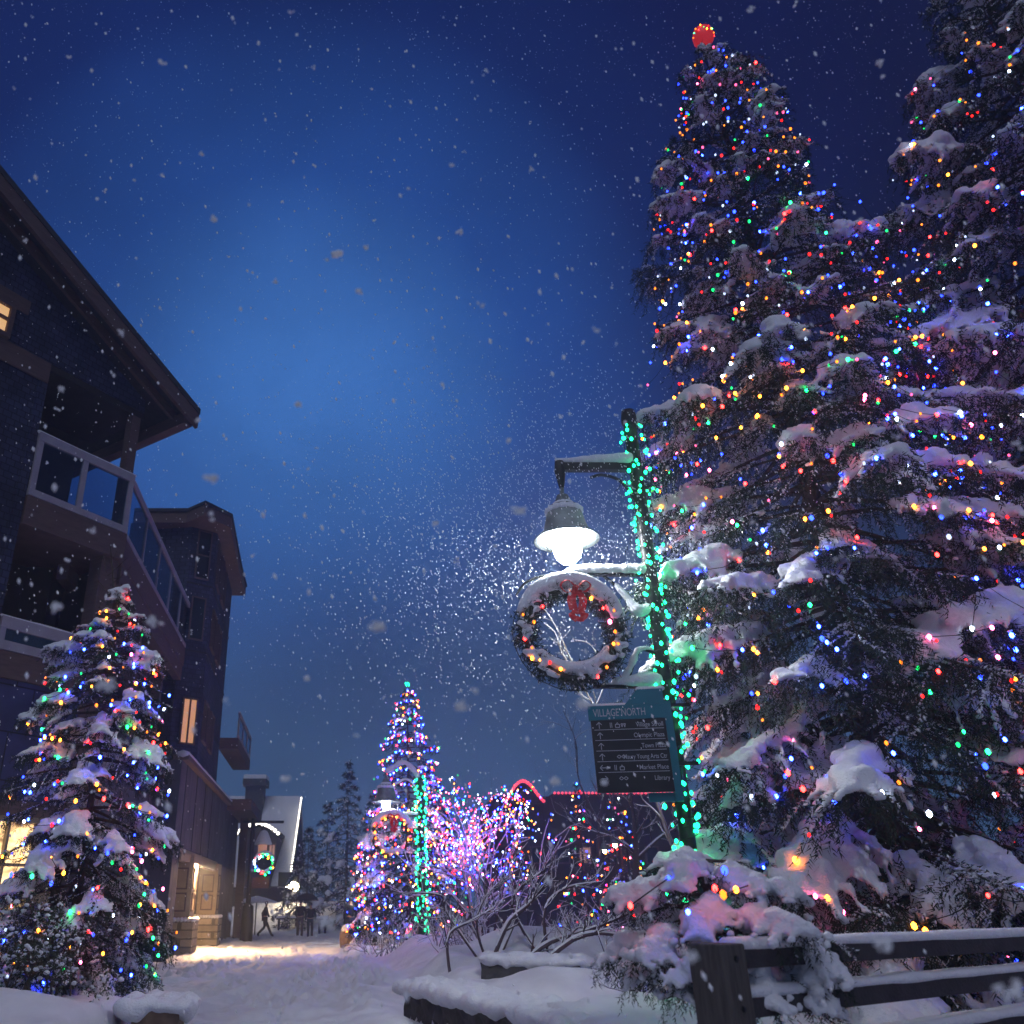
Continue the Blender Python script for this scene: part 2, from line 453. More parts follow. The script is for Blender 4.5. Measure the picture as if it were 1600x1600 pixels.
def conifer(root, H, prof, seed, pitch=.34, per=7, spacing=.022, bl=.055, bw=.013, snow=1., face=None, ss=1., voxel=.045,
            elev=(8, -22), twig=.075, hang=1., needles='needles', zmin=.05, extra=None, snow_fill=.8, parts=True, lenvar=(.72, 1.12), nhang=3, frost=.24):
    """a spruce: trunk, limbs in loose whorls, drooping twigs set with needle blades, snow lying along limbs and twigs.
    returns the twig ends (for hanging lights on)"""
    rng = np.random.default_rng(seed)
    base = np.array(root.location)
    face = math.atan2(-base[1], -base[0]) if face is None else face
    branches = []
    z = zmin * H
    while z < .985 * H:
        t = z / H
        R = prof(t)
        n = max(3, int(per * (1 - .45 * t) + rng.random()))
        a0 = rng.random() * 2 * PI
        for q in range(n):
            az = a0 + 2 * PI * q / n + rng.normal(0, .22)
            df = abs((az - face + PI) % (2 * PI) - PI)
            if df > 1.9 and rng.random() < .5:
                continue
            L = R * rng.uniform(*lenvar)
            if L < .05:
                continue
            e = math.radians(elev[0] + (elev[1] - elev[0]) * (1 - t) ** .8 + rng.normal(0, 5))
            branches.append((z + rng.uniform(-.4, .4) * pitch, az, L, e, rng.uniform(.05, .22), df < 1.9))
        z += pitch * rng.uniform(.75, 1.25) * (1 - .35 * t)
    for ex in (extra or []):
        branches.append(ex)
    crown = MB(); S = []; D = []; LN = []; DR = []
    SC = []; SR = []; tips = []
    for (zb, az, L, e, dr, front) in branches:
        out = np.array([math.cos(az), math.sin(az), 0.]); side = np.array([-math.sin(az), math.cos(az), 0.])
        s = np.linspace(0, L, 9)
        bend = rng.normal(0, .06)
        path = base + np.array([0, 0, zb]) + out * s[:, None] * math.cos(e) + side * (bend * s ** 2 / L)[:, None]
        path[:, 2] += s * math.sin(e) - dr * s ** 2 / L
        crown.tube(path, np.linspace(.010 + .013 * L, .005, 9), 5, 1, False)
        K = max(4, int(L / twig * (1 if front else .55)))
        sp = L * (.12 + .88 * np.sqrt((np.arange(K) + rng.random(K)) / K))
        P = np.stack([np.interp(sp, s, path[:, c]) for c in range(3)], -1)
        sg = np.where(np.arange(K) % 2 == 0, 1., -1.)
        tl = (np.minimum(.52 * (L - sp) + .10 + .05 * L, .30 + .16 * L)) * rng.uniform(.65, 1.25, K)
        ang = np.radians(rng.uniform(38, 66, K)) * sg
        td = out * np.cos(ang)[:, None] + side * np.sin(ang)[:, None]
        td[:, 2] += math.sin(e) * .5 - rng.uniform(.05, .35, K)
        td = norm(td)
        tdr = rng.uniform(.3, 1.0, K)
        S.append(P); D.append(td); LN.append(tl); DR.append(tdr)
        ends = P + td * tl[:, None]; ends[:, 2] -= tdr * tl ** 2
        tips.append(np.hstack([ends, np.full((K, 1), 1. if front else 0.)]))
        # needles along the limb itself
        S.append(path[2:-1:1]); D.append(norm(path[3:] - path[2:-1])); LN.append(np.full(6, L / 8)); DR.append(np.zeros(6))
        # hanging sprays
        if hang and front:
            for _ in range(nhang):
                f = rng.uniform(.05, .95, K)
                hp = P + td * (tl * f)[:, None]; hp[:, 2] -= tdr * (tl * f) ** 2
                hd = norm(np.stack([td[:, 0] * .35, td[:, 1] * .35, -np.ones(K)], -1) + rng.normal(0, .18, (K, 3)))
                S.append(hp); D.append(hd); LN.append(hang * np.minimum(.46, .12 + .13 * L) * rng.uniform(.35, 1.15, K)); DR.append(np.zeros(K))
        # snow: a thick pad over the outer part of some boughs, a dusting elsewhere
        if snow <= 0:
            continue
        pad = rng.random() < snow_fill
        load = snow * (rng.uniform(.65, 1.2) if pad else rng.uniform(.3, .5))
        if pad:
            f0 = rng.uniform(.42, .68) if L > .6 else .3
            m = max(4, int(L * (1 - f0) * 15))
            f = np.linspace(f0, 1.0, m)
            q = np.stack([np.interp(f * L, s, path[:, c]) for c in range(3)], -1)
            bulk = np.sin(PI * np.clip((f - f0 + .10) / (1.12 - f0), 0, 1)) ** .6
            rr = ss * load * (.040 + .036 * min(L, 2.2)) * (.3 + .7 * bulk) * rng.uniform(.7, 1.25, m)
            q[:, 2] += rr * .6
            q += side * (rng.normal(0, .025 * L, m))[:, None]
            SC.append(q); SR.append(np.stack([rr * 1.15, rr * 1.15, rr * .85], -1))
        outer = sp > (L * f0 * .9 if pad else L * .25)
        keep = np.where((rng.random(K) < (.85 if pad else .45)) & outer)[0]
        for kk in keep:
            mm = max(3, int(tl[kk] * 16))
            ff = np.linspace(.05, .97, mm); dd = ff * tl[kk]
            qq = P[kk] + td[kk] * dd[:, None]; qq[:, 2] -= tdr[kk] * dd ** 2
            r2 = ss * load * (.028 + .040 * min(tl[kk], .6)) * (1.15 - .62 * ff) * rng.uniform(.65, 1.25, mm)
            qq[:, 2] += r2 * .55
            SC.append(qq); SR.append(np.stack([r2 * 1.1, r2 * 1.1, r2 * .9], -1))
    S = np.vstack(S); D = np.vstack(D); LN = np.concatenate(LN); DR = np.concatenate(DR)
    blades(crown, S, D, LN, DR, spacing, bl, bw, rng)
    if snow > 0:   # a crumbly dusting caught on the twigs
        up = (D[:, 2] > -.75) & (rng.random(len(D)) < frost)
        S2 = S[up] + np.array([0, 0, bw * .8])
        blades(crown, S2, D[up], LN[up], DR[up], spacing * .8, bl * .55, bw * 1.9, rng, 2)
        dn = (D[:, 2] <= -.75) & (rng.random(len(D)) < frost * .3)
        blades(crown, S[dn], D[dn], LN[dn], DR[dn], spacing * 1.6, bl * .6, bw * 1.6, rng, 2)
    # leader
    hh = np.linspace(.55, 1, 6)
    tr = MB(); hz = np.linspace(0, 1, 12)
    tr.tube(base + np.stack([0 * hz, 0 * hz, hz * H - .25 * (hz == 0)], -1), .012 * H * (1 - hz) + .008, 9, 0)
    tr.build('trunk', M['bark'], root)
    crown.build('crown', [M[needles], M['bark'], M['snow']], root)
    if SC:
        sb = MB(); sb.blobs(np.vstack(SC), np.vstack(SR), 1)
        so = sb.build('snow_load', M['snow'], root)
        soften(so, voxel, 1, 2.0 * voxel, 2.3 * voxel)
    return np.vstack(tips)


def string_on_tree(root, tips, H, prof, seed, pitch, gap, r, label, wts=None, z0=.06, z1=.98, snap=.32, group=None, thin=1., wire=True, top=None, halfarc=2.0, dens=None, dimtop=False):
    """a strand of fairy lights wound round the tree, bulbs caught on the nearest twig ends"""
    rng = np.random.default_rng(seed)
    base = np.array(root.location)
    face = math.atan2(-base[1], -base[0])
    t = thing('string_lights', label, 'string lights', root.location, group)
    pts = []; runs = []; run = []
    z = z0 * H; a = face - PI
    while z < z1 * H:
        R = max(.06, prof(z / H))
        a += gap / R * rng.uniform(.7, 1.3); z += pitch * (gap / R) / (2 * PI) * (1 - .35 * z / H)
        df = abs((a - face + PI) % (2 * PI) - PI)
        if df > halfarc:
            if len(run) > 2:
                runs.append(run)
            run = []
            continue
        rr = R * rng.uniform(.72, 1.06)
        p = base + np.array([math.cos(a) * rr, math.sin(a) * rr, z + .22 * pitch * math.sin(a * 3.1 + z * 5) + rng.normal(0, .10 * pitch) - .14 * rr])
        if rng.random() < (dens(z / H) if dens else thin):
            run.append(len(pts)); pts.append(p)
    if len(run) > 2:
        runs.append(run)
    pts = np.array(pts)
    tp = tips[tips[:, 3] > .5][:, :3]
    tp = tp[tp[:, 2] > base[2]]
    used = np.zeros(len(tp), bool); lost = []
    for q in range(len(pts)):
        d = np.linalg.norm(tp - pts[q], axis=1) + used * 9
        b = int(np.argmin(d))
        if d[b] < snap:
            used[b] = True
            o = tp[b] - base; o[2] = 0
            pts[q] = tp[b] + norm(o) * r * 1.4 + np.array([0, 0, rng.uniform(-.4, 2.2) * r])
        elif rng.random() < .75:
            lost.append(q)
    if lost:
        keep = np.setdiff1d(np.arange(len(pts)), lost); new = -np.ones(len(pts), int); new[keep] = np.arange(len(keep))
        pts = pts[keep]; runs = [[int(new[q]) for q in rn if new[q] >= 0] for rn in runs]; runs = [rn for rn in runs if len(rn) > 1]
    cols = pick_cols(len(pts), rng, wts)
    if dimtop:
        cols = [c + '_dim' if rng.random() < np.interp((q[2] - base[2]) / H, [.42, .75], [0, .92]) else c for c, q in zip(cols, pts)]
    if top is not None:
        pts = np.vstack([pts, top[0]]); cols = cols + list(top[1])
    if wire:
        w = MB()
        for rn in runs:
            P = pts[rn]
            d = np.linalg.norm(np.diff(P, axis=0), axis=1)
            cut = np.where(d > .75)[0] + 1
            for seg in np.split(np.arange(len(P)), cut):
                if len(seg) < 2:
                    continue
                Q = P[seg]
                mid = (Q[1:] + Q[:-1]) / 2; mid[:, 2] -= .03
                W = np.empty((len(Q) * 2 - 1, 3)); W[0::2] = Q; W[1::2] = mid
                w.tube(W, .0045, 4, 0, False)
        if w.n:
            w.build('wire', M['wire'], t)
    add_bulbs(t, pts, cols, r)
    return t


def P_(pairs):
    xs_, ys_ = zip(*pairs)
    return lambda t: float(np.interp(t, xs_, ys_))
# ================================================================ left lodge
class Frame:
    """a wall frame: a along the wall, b outwards, z up"""
    def __init__(s, o, e, n):
        s.o = np.array([*o, 0.]); s.e = np.array([*e, 0.]); s.n = np.array([*n, 0.])

    def p(s, a, b, z):
        return s.o + s.e * a + s.n * b + np.array([0, 0, z])

    def box(s, mb, a0, a1, b0, b1, z0, z1, mi=0):
        mb.obox(s.p(a0, b0, z0), s.e * (a1 - a0), s.n * (b1 - b0), (0, 0, z1 - z0), mi)

    def hit(s, u, v, b=0.):
        r = np.array(ray(u, v)); k = (b + s.o[:2] @ s.n[:2]) / (r[:2] @ s.n[:2])
        p = r * k + np.array([0, 0, CAMZ])
        return float((p - s.o)[:2] @ s.e[:2]), float(p[2])


FF = Frame((-6.98, 20.5), (-.582, -.813), (.813, -.582))
SF = Frame((-6.98, 20.5), (-.07, .9975), (.9975, .07))


def frame_ring(fr, mb, a0, a1, b0, b1, z0, z1, w, wz=None, mi=0):
    wz = wz or w
    fr.box(mb, a0, a1, b0, b1, z0, z0 + wz, mi); fr.box(mb, a0, a1, b0, b1, z1 - wz, z1, mi)
    fr.box(mb, a0, a0 + w, b0, b1, z0 + wz, z1 - wz, mi); fr.box(mb, a1 - w, a1, b0, b1, z0 + wz, z1 - wz, mi)


def window(parent, fr, a0, a1, z0, z1, b, pane, frame_mat, w=.10, mull=(), trans=(), depth=.12, name='window'):
    f = MB(); frame_ring(fr, f, a0, a1, b, b + depth, z0, z1, w)
    for m in mull:
        fr.box(f, m - .03, m + .03, b + .02, b + depth - .02, z0 + w, z1 - w)
    for t in trans:
        fr.box(f, a0 + w, a1 - w, b + .025, b + depth - .025, t - .03, t + .03)
    fo = f.build(name, frame_mat, parent)
    q = MB(); fr.box(q, a0 + w * .6, a1 - w * .6, b + .005, b + .03, z0 + w * .6, z1 - w * .6)
    q.build('pane', pane, fo)
    return fo


lod = thing('lodge', 'dark shingled lodge with steep overhanging gable roof and glass-railed balconies', 'building', (*FF.p(3, 0, 0)[:2], 0))
b = MB(); FF.box(b, 2.95, 17, -.35, 0, 0, 14.25); b.build('front_wall', M['shingle'], lod)
b = MB()
RS = .493; rz = lambda a: 14.53 + RS * (a + 1.29)
b.prism([FF.p(-.05, -.30, 14.253), FF.p(14.1, -.30, 14.253), FF.p(14.1, -.30, rz(-.1) - .45), FF.p(7.0, -.30, rz(7) - .5), FF.p(-.05, -.30, rz(-.05) - .5)], FF.n * .303)
b.build('gable_wall', M['shingle'], lod, True)
b = MB()   # roof: two slopes
for a0, z0, a1, z1 in ((-1.29, 14.53, 7.0, rz(7)), (15.3, 14.53, 7.003, rz(7) - .001)):
    b.prism([FF.p(a0, .92, z0 - .02), FF.p(a1, .92, z1 - .02), FF.p(a1, .92, z1 + .16), FF.p(a0, .92, z0 + .16)], -FF.n * 13)
rf = b.build('roof', M['roof'], lod, True)
b = MB()   # barge board
for a0, z0, a1, z1 in ((-1.27, 14.50, 6.99, rz(7) - .03), (15.28, 14.50, 7.0, rz(7) - .03)):
    b.prism([FF.p(a0, .78, z0 - .44), FF.p(a1, .78, z1 - .44), FF.p(a1, .78, z1), FF.p(a0, .78, z0)], FF.n * .12)
    b.prism([FF.p(a0, .14, z0 - .30), FF.p(a1, .14, z1 - .30), FF.p(a1, .14, z1 - .012), FF.p(a0, .14, z0 - .012)], FF.n * .1)
b.build('barge_board', M['trim'], rf, True)
b = MB()
FF.box(b, -1.2, -.9, -12, .72, 14.12, 14.50)
b.build('eave_board', M['trim'], rf)
# trim bands on the front
for a0, a1, z0, z1, pr in ((3.85, 17, 15.22, 15.62, .05), (2.98, 17, 13.62, 14.2, .05), (2.75, 17, 6.02, 6.30, .06)):
    b = MB(); FF.box(b, a0, a1, 0.004, pr, z0, z1); b.build('trim_board', M['trim'], lod)
b = MB(); FF.box(b, 2.97, 3.2, .005, .04, 6.32, 13.6); b.build('corner_board', M['shingle'], lod)
window(lod, FF, 4.22, 5.9, 14.22, 15.22, .004, M['win_warm'], M['trim'], .12, (), (14.75,), .14)
# recessed loggias
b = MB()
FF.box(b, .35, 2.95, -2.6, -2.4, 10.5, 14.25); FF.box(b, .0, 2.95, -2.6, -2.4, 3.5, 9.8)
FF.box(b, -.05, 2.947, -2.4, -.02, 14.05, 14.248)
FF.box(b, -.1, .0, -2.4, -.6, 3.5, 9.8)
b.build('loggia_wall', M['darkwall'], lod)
b = MB(); FF.box(b, .02, 2.94, -2.39, .10, 9.72, 10.46); b.build('balcony_slab', M['trim'], lod)
b = MB(); FF.box(b, .02, 2.94, -2.39, .06, 6.12, 6.70); b.build('balcony_slab', M['trim'], lod)
b = MB(); FF.box(b, .03, .30, -.28, -.01, 10.47, 14.04); b.build('post', M['trim'], lod)
b = MB(); FF.box(b, .05, .55, -.55, -.05, 3.4, 9.71); b.build('post', M['trim'], lod)


def rail(parent, fr, a0, a1, b0, z0, z1, stiles, w=.13, top=.2, glass=True):
    m = MB()
    fr.box(m, a0, a1, b0 - .05, b0 + .06, z1 - top, z1); fr.box(m, a0, a1, b0 - .045, b0 + .055, z0, z0 + top * .8)
    for st in stiles:
        fr.box(m, st - w / 2, st + w / 2, b0 - .035, b0 + .045, z0 + top * .8, z1 - top)
    r = m.build('railing', M['rail_paint'], parent)
    q = MB(); fr.box(q, a0 + .02, a1 - .02, b0 - .008, b0 + .008, z0 + top * .8 + .002, z1 - top - .002); q.build('glass_pane', M['glass'], r)
    s = MB()
    n = int(abs(a1 - a0) / .07)
    aa = np.linspace(a0, a1, n)
    s.blobs([fr.p(a, b0, z1 + .012) for a in aa], np.array([[.065, .065, .045 * (1 + .5 * vnoise(k * .07, 3., .2, 8))] for k in range(n)]), 1)
    so = s.build('snow_cap', M['snow'], r)
    return r


rail(lod, FF, .02, 2.94, .05, 10.48, 12.2, (.10, 1.55, 2.86), .15, .22)
rail(lod, FF, .75, 2.94, .02, 6.72, 7.46, (.82, 2.86), .13, .26)
# blue panels and shop front below
b = MB(); FF.box(b, .6, 2.72, -.3, .0, 3.52, 6.11); b.build('panel_wall', M['panel'], lod)
b = MB(); FF.box(b, 2.96, 12, .004, .05, 3.52, 6.0); b.build('panel_wall', M['panel'], lod)
b = MB(); FF.box(b, .5, 12, .052, .16, 3.30, 3.60); b.build('shop_fascia', M['trim'], lod)
sw = MB(); FF.box(sw, .6, 2.94, -.35, -.05, 0, .6); FF.box(sw, .6, 1.12, -.3, .0, .6, 3.5); sw.build('shop_wall', M['beige'], lod)


def shop_pane():
    m, nt, bs = new_mat('shop_pane')
    tc = nt.nodes.new('ShaderNodeNewGeometry'); n = nt.nodes.new('ShaderNodeTexNoise'); n.inputs['Scale'].default_value = 1.7; n.inputs['Detail'].default_value = 5
    mp = nt.nodes.new('ShaderNodeMapping'); mp.inputs['Scale'].default_value = (1, 1, 1.8)
    nt.links.new(tc.outputs['Position'], mp.inputs[0]); nt.links.new(mp.outputs[0], n.inputs['Vector'])
    r = nt.nodes.new('ShaderNodeValToRGB'); e = r.color_ramp.elements
    e[0].position = .36; e[0].color = (.10, .045, .015, 1); e[1].position = .66; e[1].color = (1, .66, .30, 1)
    nt.links.new(n.outputs['Fac'], r.inputs[0]); nt.links.new(r.outputs[0], bs.inputs['Emission Color'])
    bs.inputs['Emission Strength'].default_value = 3.5; bs.inputs['Roughness'].default_value = .1; bs.inputs['Base Color'].default_value = (.05, .05, .05, 1)
    return m


M['shop_pane'] = shop_pane()
window(lod, FF, 1.14, 2.9, .62, 3.29, -.05, M['shop_pane'], M['beige'], .11, (1.88,), (2.34,), .16, 'shop_window')
window(lod, FF, 3.2, 5.4, .62, 3.29, .052, M['shop_pane'], M['beige'], .11, (4.3,), (2.34,), .10, 'shop_window')
# terrace wing along the street
b = MB(); SF.box(b, .05, 11.3, -3, -.02, 9.74, 10.44); b.build('terrace_slab', M['trim'], lod)
b = MB(); SF.box(b, .3, 11.2, -.32, -.06, 9.2, 9.735); SF.box(b, .3, 11.2, -1.7, -1.4, 9.3, 9.735); b.build('terrace_beam', M['trim'], lod)
rail(lod, SF, .10, 11.2, -.06, 10.47, 12.2, (.16, 2.4, 4.6, 6.8, 9.0, 11.1), .07, .15)
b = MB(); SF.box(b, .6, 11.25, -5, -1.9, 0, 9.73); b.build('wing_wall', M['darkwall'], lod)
b = MB(); SF.box(b, .1, 11.25, -1.88, -.05, 5.9, 6.25); b.build('balcony_slab', M['trim'], lod)
b = MB(); SF.box(b, .7, 8.0, -.5, -.06, 0, 5.89); b.build('wing_wall', M['board'], lod)
for s in (3.6, 7.4):
    b = MB(); SF.box(b, s, s + .3, -.4, -.1, 6.26, 9.19); b.build('post', M['trim'], lod)

# ---------------------------------------------------------------- bay tower house
tw = thing('bay_tower', 'tall narrow timber house with polygonal bay tower and lit entrance porch', 'building', (-8.2, 32, 0))
W = [np.array(q) for q in ((-10.6, 31.6), (-7.95, 31.2), (-7.05, 31.85), (-7.66, 39.0), (-13, 39.0))]
b = MB(); b.prism([np.array([*q, 5.9]) for q in W], (0, 0, 9.9)); b.build('wall', M['shingle'], tw, True)
R = [np.array(q) for q in ((-10.2, 30.75), (-8.1, 30.75), (-7.26, 30.05), (-6.42, 31.3), (-6.95, 37.2), (-7.1, 39.6), (-13, 39.6))]
b = MB(); b.prism([np.array([*q, 15.45]) for q in R], (0, 0, .46))
rfb = b.build('roof', M['trim'], tw, True)
b = MB(); cen = np.array([-9.2, 34.6, 16.9])
V = [np.array([*q, 15.93]) + (np.array([*q, 15.93]) - np.array([-9, 34.5, 15.93])) * .02 for q in R]; V2 = [v + np.array([0, 0, .12]) for v in V]
b.prism(V, (0, 0, .12))
for k in range(len(V2)):
    b.add([V2[k] + [0, 0, .002], V2[(k + 1) % len(V2)] + [0, 0, .002], cen], [[0, 1, 2]])
b.build('shingles', M['roof'], rfb, True)
d1 = (W[2] - W[1]); l1 = np.linalg.norm(d1); d1 = d1 / l1
BF = Frame(W[1], d1, (d1[1], -d1[0]))
d2 = (W[3] - W[2]); l2 = np.linalg.norm(d2); d2 = d2 / l2
BS = Frame(W[2], d2, (d2[1], -d2[0]))
d0 = (W[1] - W[0]); d0 = d0 / np.linalg.norm(d0)
BL = Frame(W[1], -d0, (d0[1], -d0[0]))
for fr, a0, a1 in ((BF, 0.02, l1 - .02), (BS, .02, l2)):
    for z in (8.05, 10.35, 13.05):
        b = MB(); fr.box(b, a0, a1, .004, .03, z, z + .07); b.build('trim_board', M['darkwall'], tw)
zz = lambda v: zat(v, 31.5)
window(tw, BF, .28, .88, zz(905), zz(830), .004, M['dark_glass'], M['trim'], .05, (), (zz(868),), .08)
window(tw, BF, .28, .88, zz(1000), zz(933), .004, M['dark_glass'], M['trim'], .05, (), (), .08)
window(tw, BF, .33, .95, zz(1163), zz(1090), .004, M['win_orange'], M['trim'], .06, (.64,), (), .09)
for a0 in (.6, 2.6):
    for v0, v1 in ((900, 835), (1000, 940), (1150, 1085)):
        window(tw, BS, a0, a0 + 1.3, zz(v0), zz(v1), .004, M['dark_glass'], M['trim'], .06, (a0 + .65,), (), .09)
# lower storey on the street with its ledge, porch and pillars
LW = .75
sh = lambda u, v, bb=LW: SF.hit(u, v, bb)
e0, e1 = 10.0, sh(330, 1345)[0]
zt = 3.3
b = MB(); SF.box(b, 8.03, 28.5, -4, LW, zt, 5.9); b.build('lower_wall', M['board'], tw)
for a0, a1 in ((8.03, e0 - .6), (20.5, 28.5)):
    b = MB(); SF.box(b, a0, a1, -4, LW, 0, zt - .002); b.build('lower_wall', M['board'], tw)
b = MB(); SF.box(b, 8.0, 28.6, LW - .3, LW + .22, 5.903, 6.06); lg = b.build('ledge', M['trim'], tw)
s = MB(); aa = np.arange(8.0, 28.6, .12)
s.blobs([SF.p(a, LW + .02, 6.09) for a in aa], np.array([[.24, .12, .10 + .08 * vnoise(a, 1., .6, 9)] for a in aa]), 1)
s.build('snow_cap', M['snow'], lg)
for a in (9.2, 11.8, 14.2, 16.5):
    b = MB(); SF.box(b, a, a + .05, LW + .003, LW + .02, zt, 5.9); b.build('board_joint', M['darkwall'], tw)
b = MB(); SF.box(b, e0 - .6, 20.49, -1.6, -1.4, 0, zt - .003); b.build('porch_wall', M['beige'], tw)
b = MB(); SF.box(b, e0 - .6, 20.49, -1.39, LW - .02, zt - .12, zt - .004); SF.box(b, e0 - .6, 20.49, LW - .16, LW + .06, zt - .4, zt - .125); b.build('porch_ceiling', M['beige'], tw)
dr = MB(); SF.box(dr, 14.2, 15.5, -1.398, -1.33, .05, 2.7); dob = dr.build('door', M['door'], tw)
hb = MB(); hb.tube([SF.p(14.35, -1.3, 1.0), SF.p(14.35, -1.3, 1.3)], .025, 6); hb.build('handle', M['dark_metal'], dob)
dr = MB(); SF.box(dr, 16.0, 17.9, -1.398, -1.30, .05, 2.8); dr.build('door', M['door'], tw)
window(tw, SF, 11.4, 13.6, .7, 2.7, -1.398, M['win_dim'], M['door'], .1, (12.1, 12.85), (1.7,), .1, 'porch_window')
bb = MB(); SF.box(bb, 11.6, 13.2, -.9, -.45, .38, .46); SF.box(bb, 11.7, 11.8, -.85, -.5, 0, .379); SF.box(bb, 13.0, 13.1, -.85, -.5, 0, .379)
tag(bb.build('bench', M['door']), 'low wooden bench inside the lit porch of the bay tower', 'bench')
for (u0, u1, bt) in ((299, 334, 1.05), (338, 353, 1.05)):
    a0 = sh(u0 + 4, 1400, bt)[0]; a1 = sh(u1 - 4, 1400, bt)[0]
    wd = min(a1 - a0, 1.1)
    b = MB(); SF.box(b, a0, a0 + wd, .15, .95, 1.12, zt - .13); pl = b.build('pillar', M['beige'], tw)
    b = MB()
    for z0, z1 in ((1.35, 1.95), (2.05, 2.75)):
        frame_ring(SF, b, a0 + .15, a0 + wd - .15, .953, .985, z0, z1, .06)
        nf = Frame(SF.p(a0, 0, 0)[:2], SF.n[:2], -SF.e[:2]); frame_ring(nf, b, .3, .8, .003, .03, z0, z1, .05)
    b.build('panel_moulding', M['trim'], pl)
    b = MB(); SF.box(b, a0 - .16, a0 + wd + .16, -.02, 1.12, -.1, 1.1); b.build('stone_base', M['stone'], pl)
    s = MB(); pp = [(x, y) for x in np.arange(a0 - .14, a0 + wd + .15, .12) for y in np.arange(.0, 1.12, .12)]
    s.blobs([SF.p(x, y, 1.10) for x, y in pp], np.full((len(pp), 3), .085), 1); s.build('snow_cap', M['snow'], pl)
# far end of the row: brown porch post and roof
b = MB(); SF.box(b, 27.0, 27.5, 1.0, 1.4, 0, 5.8); b.build('corner_post', M['trim'], tw)
b = MB(); SF.box(b, 22.5, 30, .2, 1.9, zat(1285, 50) , zat(1285, 50) + .5); b.build('corner_roof', M['trim'], tw)
fb = MB(); SF.box(fb, 20, 27, .4, 1.3, 8.2, 8.7); fb.build('balcony_slab', M['trim'], tw)
rail(tw, SF, 20, 27, 1.25, 8.72, 9.9, (20.1, 22.4, 24.7, 26.9), .08, .14)
# warm lamp in the porch ceiling
la = bpy.data.lights.new('porch_lamp', 'AREA'); la.energy = 2600; la.size = 1.2; la.color = (1, .60, .28); la.shape = 'DISK'
lo = bpy.data.objects.new('porch_light', la); COL.objects.link(lo); lo.location = tuple(SF.p(12.4, .70, zt - .42)); lo.parent = None
lf = MB(); lf.lathe([(0.02, .0), (.26, .0), (.28, .05), (.02, .052)], SF.p(13.6, .2, zt - .18), 20); tag(lf.build('ceiling_lamp', M['lamp_warm']), 'round warm ceiling lamp inside the porch of the bay tower', 'lamp')

# ---------------------------------------------------------------- far house with the white roof
D = 74.
fh = thing('far_house', 'distant house with wide snowy roof, brick chimney and arched dormer', 'building', (*at(410, 1440, D)[:2], 0))
zr = zat(1257, D)
xl, xr = at(300, 1300, D)[0], at(455, 1330, D)[0]
b = MB(); b.box((xl, D + 4, 0), (xr - .3, D + 12, zat(1385, D))); b.build('wall', M['darkwall'], fh)
b = MB()
for y0, z0, y1, z1 in ((D - 1, zat(1385, D), D + 7, zr + 1.0), (D + 15, zat(1385, D), D + 7.003, zr + .999)):
    b.prism([(xl, y0, z0), (xl, y1, z1), (xl, y1, z1 + .45), (xl, y0, z0 + .45)], (xr - xl, 0, 0))
rf = b.build('roof', M['snow'], fh, True)
b = MB(); b.prism([(xr - .28, D - .5, zat(1385, D) - .0), (xr - .28, D + 14.5, zat(1385, D)), (xr - .28, D + 7, zr + .9)], (.2, 0, 0)); b.build('gable_wall', M['darkwall'], fh, True)
cx = at(383, 1240, D)[0]
b = MB(); b.box((cx - .8, D + 5, zr - 1.5), (cx + .8, D + 6.6, zat(1228, D) + .6)); b.box((cx - 1.05, D + 4.7, zat(1228, D) + .603), (cx + 1.05, D + 6.9, zat(1222, D) + .9))
ch = b.build('chimney', M['dark_stone'], fh)
b = MB(); b.box((cx - 1.0, D + 4.75, zat(1222, D) + .903), (cx + 1.0, D + 6.85, zat(1216, D) + .95)); b.build('snow_cap', M['snow'], ch)
# dormer with its arched roof
c0, c1 = at(372, 1320, D - 1)[0], at(436, 1320, D - 1)[0]; cm = (c0 + c1) / 2; hw = (c1 - c0) / 2
zs = zat(1306, D - 1); zk = zat(1291, D - 1); zb = zat(1385, D - 1)
arc = [(cm + hw * q, zs + (zk - zs) * (1 - q * q)) for q in np.linspace(-1, 1, 13)]
b = MB(); b.prism([(c0 + .5, D - 1.5, zb)] + [(x * .94 + cm * .06, D - 1.5, z - .12) for x, z in arc] + [(c1 - .5, D - 1.5, zb)], (0, 6, 0)); dm = b.build('dormer', M['darkwall'], fh, True)
b = MB(); b.prism([(x, D - 1.9, z) for x, z in arc] + [(x, D - 1.9, z + .25) for x, z in arc[::-1]], (0, 6.5, 0)); b.build('arched_roof', M['roof'], dm, True)
XF = Frame((0, D - 1.5), (1, 0), (0, -1))
for u0, u1 in ((401, 413), (419, 431)):
    a0, a1 = at(u0, 1330, D - 1.5)[0], at(u1, 1330, D - 1.5)[0]
    window(dm, XF, a0, a1, zat(1342, D - 1.5), zat(1318, D - 1.5), .004, M['win_dim'], M['trim'], .1, ((a0 + a1) / 2,), (), .1)
b = MB()
b.blobs([(x, D - 2.0, z + .12) for x, z in arc[:]], np.full(13, .15), 1)
t = thing('string_lights', 'row of round white bulbs along the arched dormer eave of the far house', 'string lights', (cm, D - 2, zs))
me = MB(); me.blobs([(0, 0, 0)], [.15], 1); me = me.data('bulb', M['rope_white'])
arc2 = [(cm + hw * q, zs + (zk - zs) * (1 - q * q)) for q in np.linspace(-1, 1, 14)]
for x, z in arc2:
    o = bpy.data.objects.new('bulb', me); COL.objects.link(o); o.parent = t; o.location = (x - cm, -.05, z + .12 - zs)
t = thing('string_lights', 'long straight row of tiny white bulbs down the roof edge of the far house', 'string lights', (xr + .1, D - 1, 0))
me = MB(); me.blobs([(0, 0, 0)], [.085], 1); me = me.data('bulb', M['rope_white'])
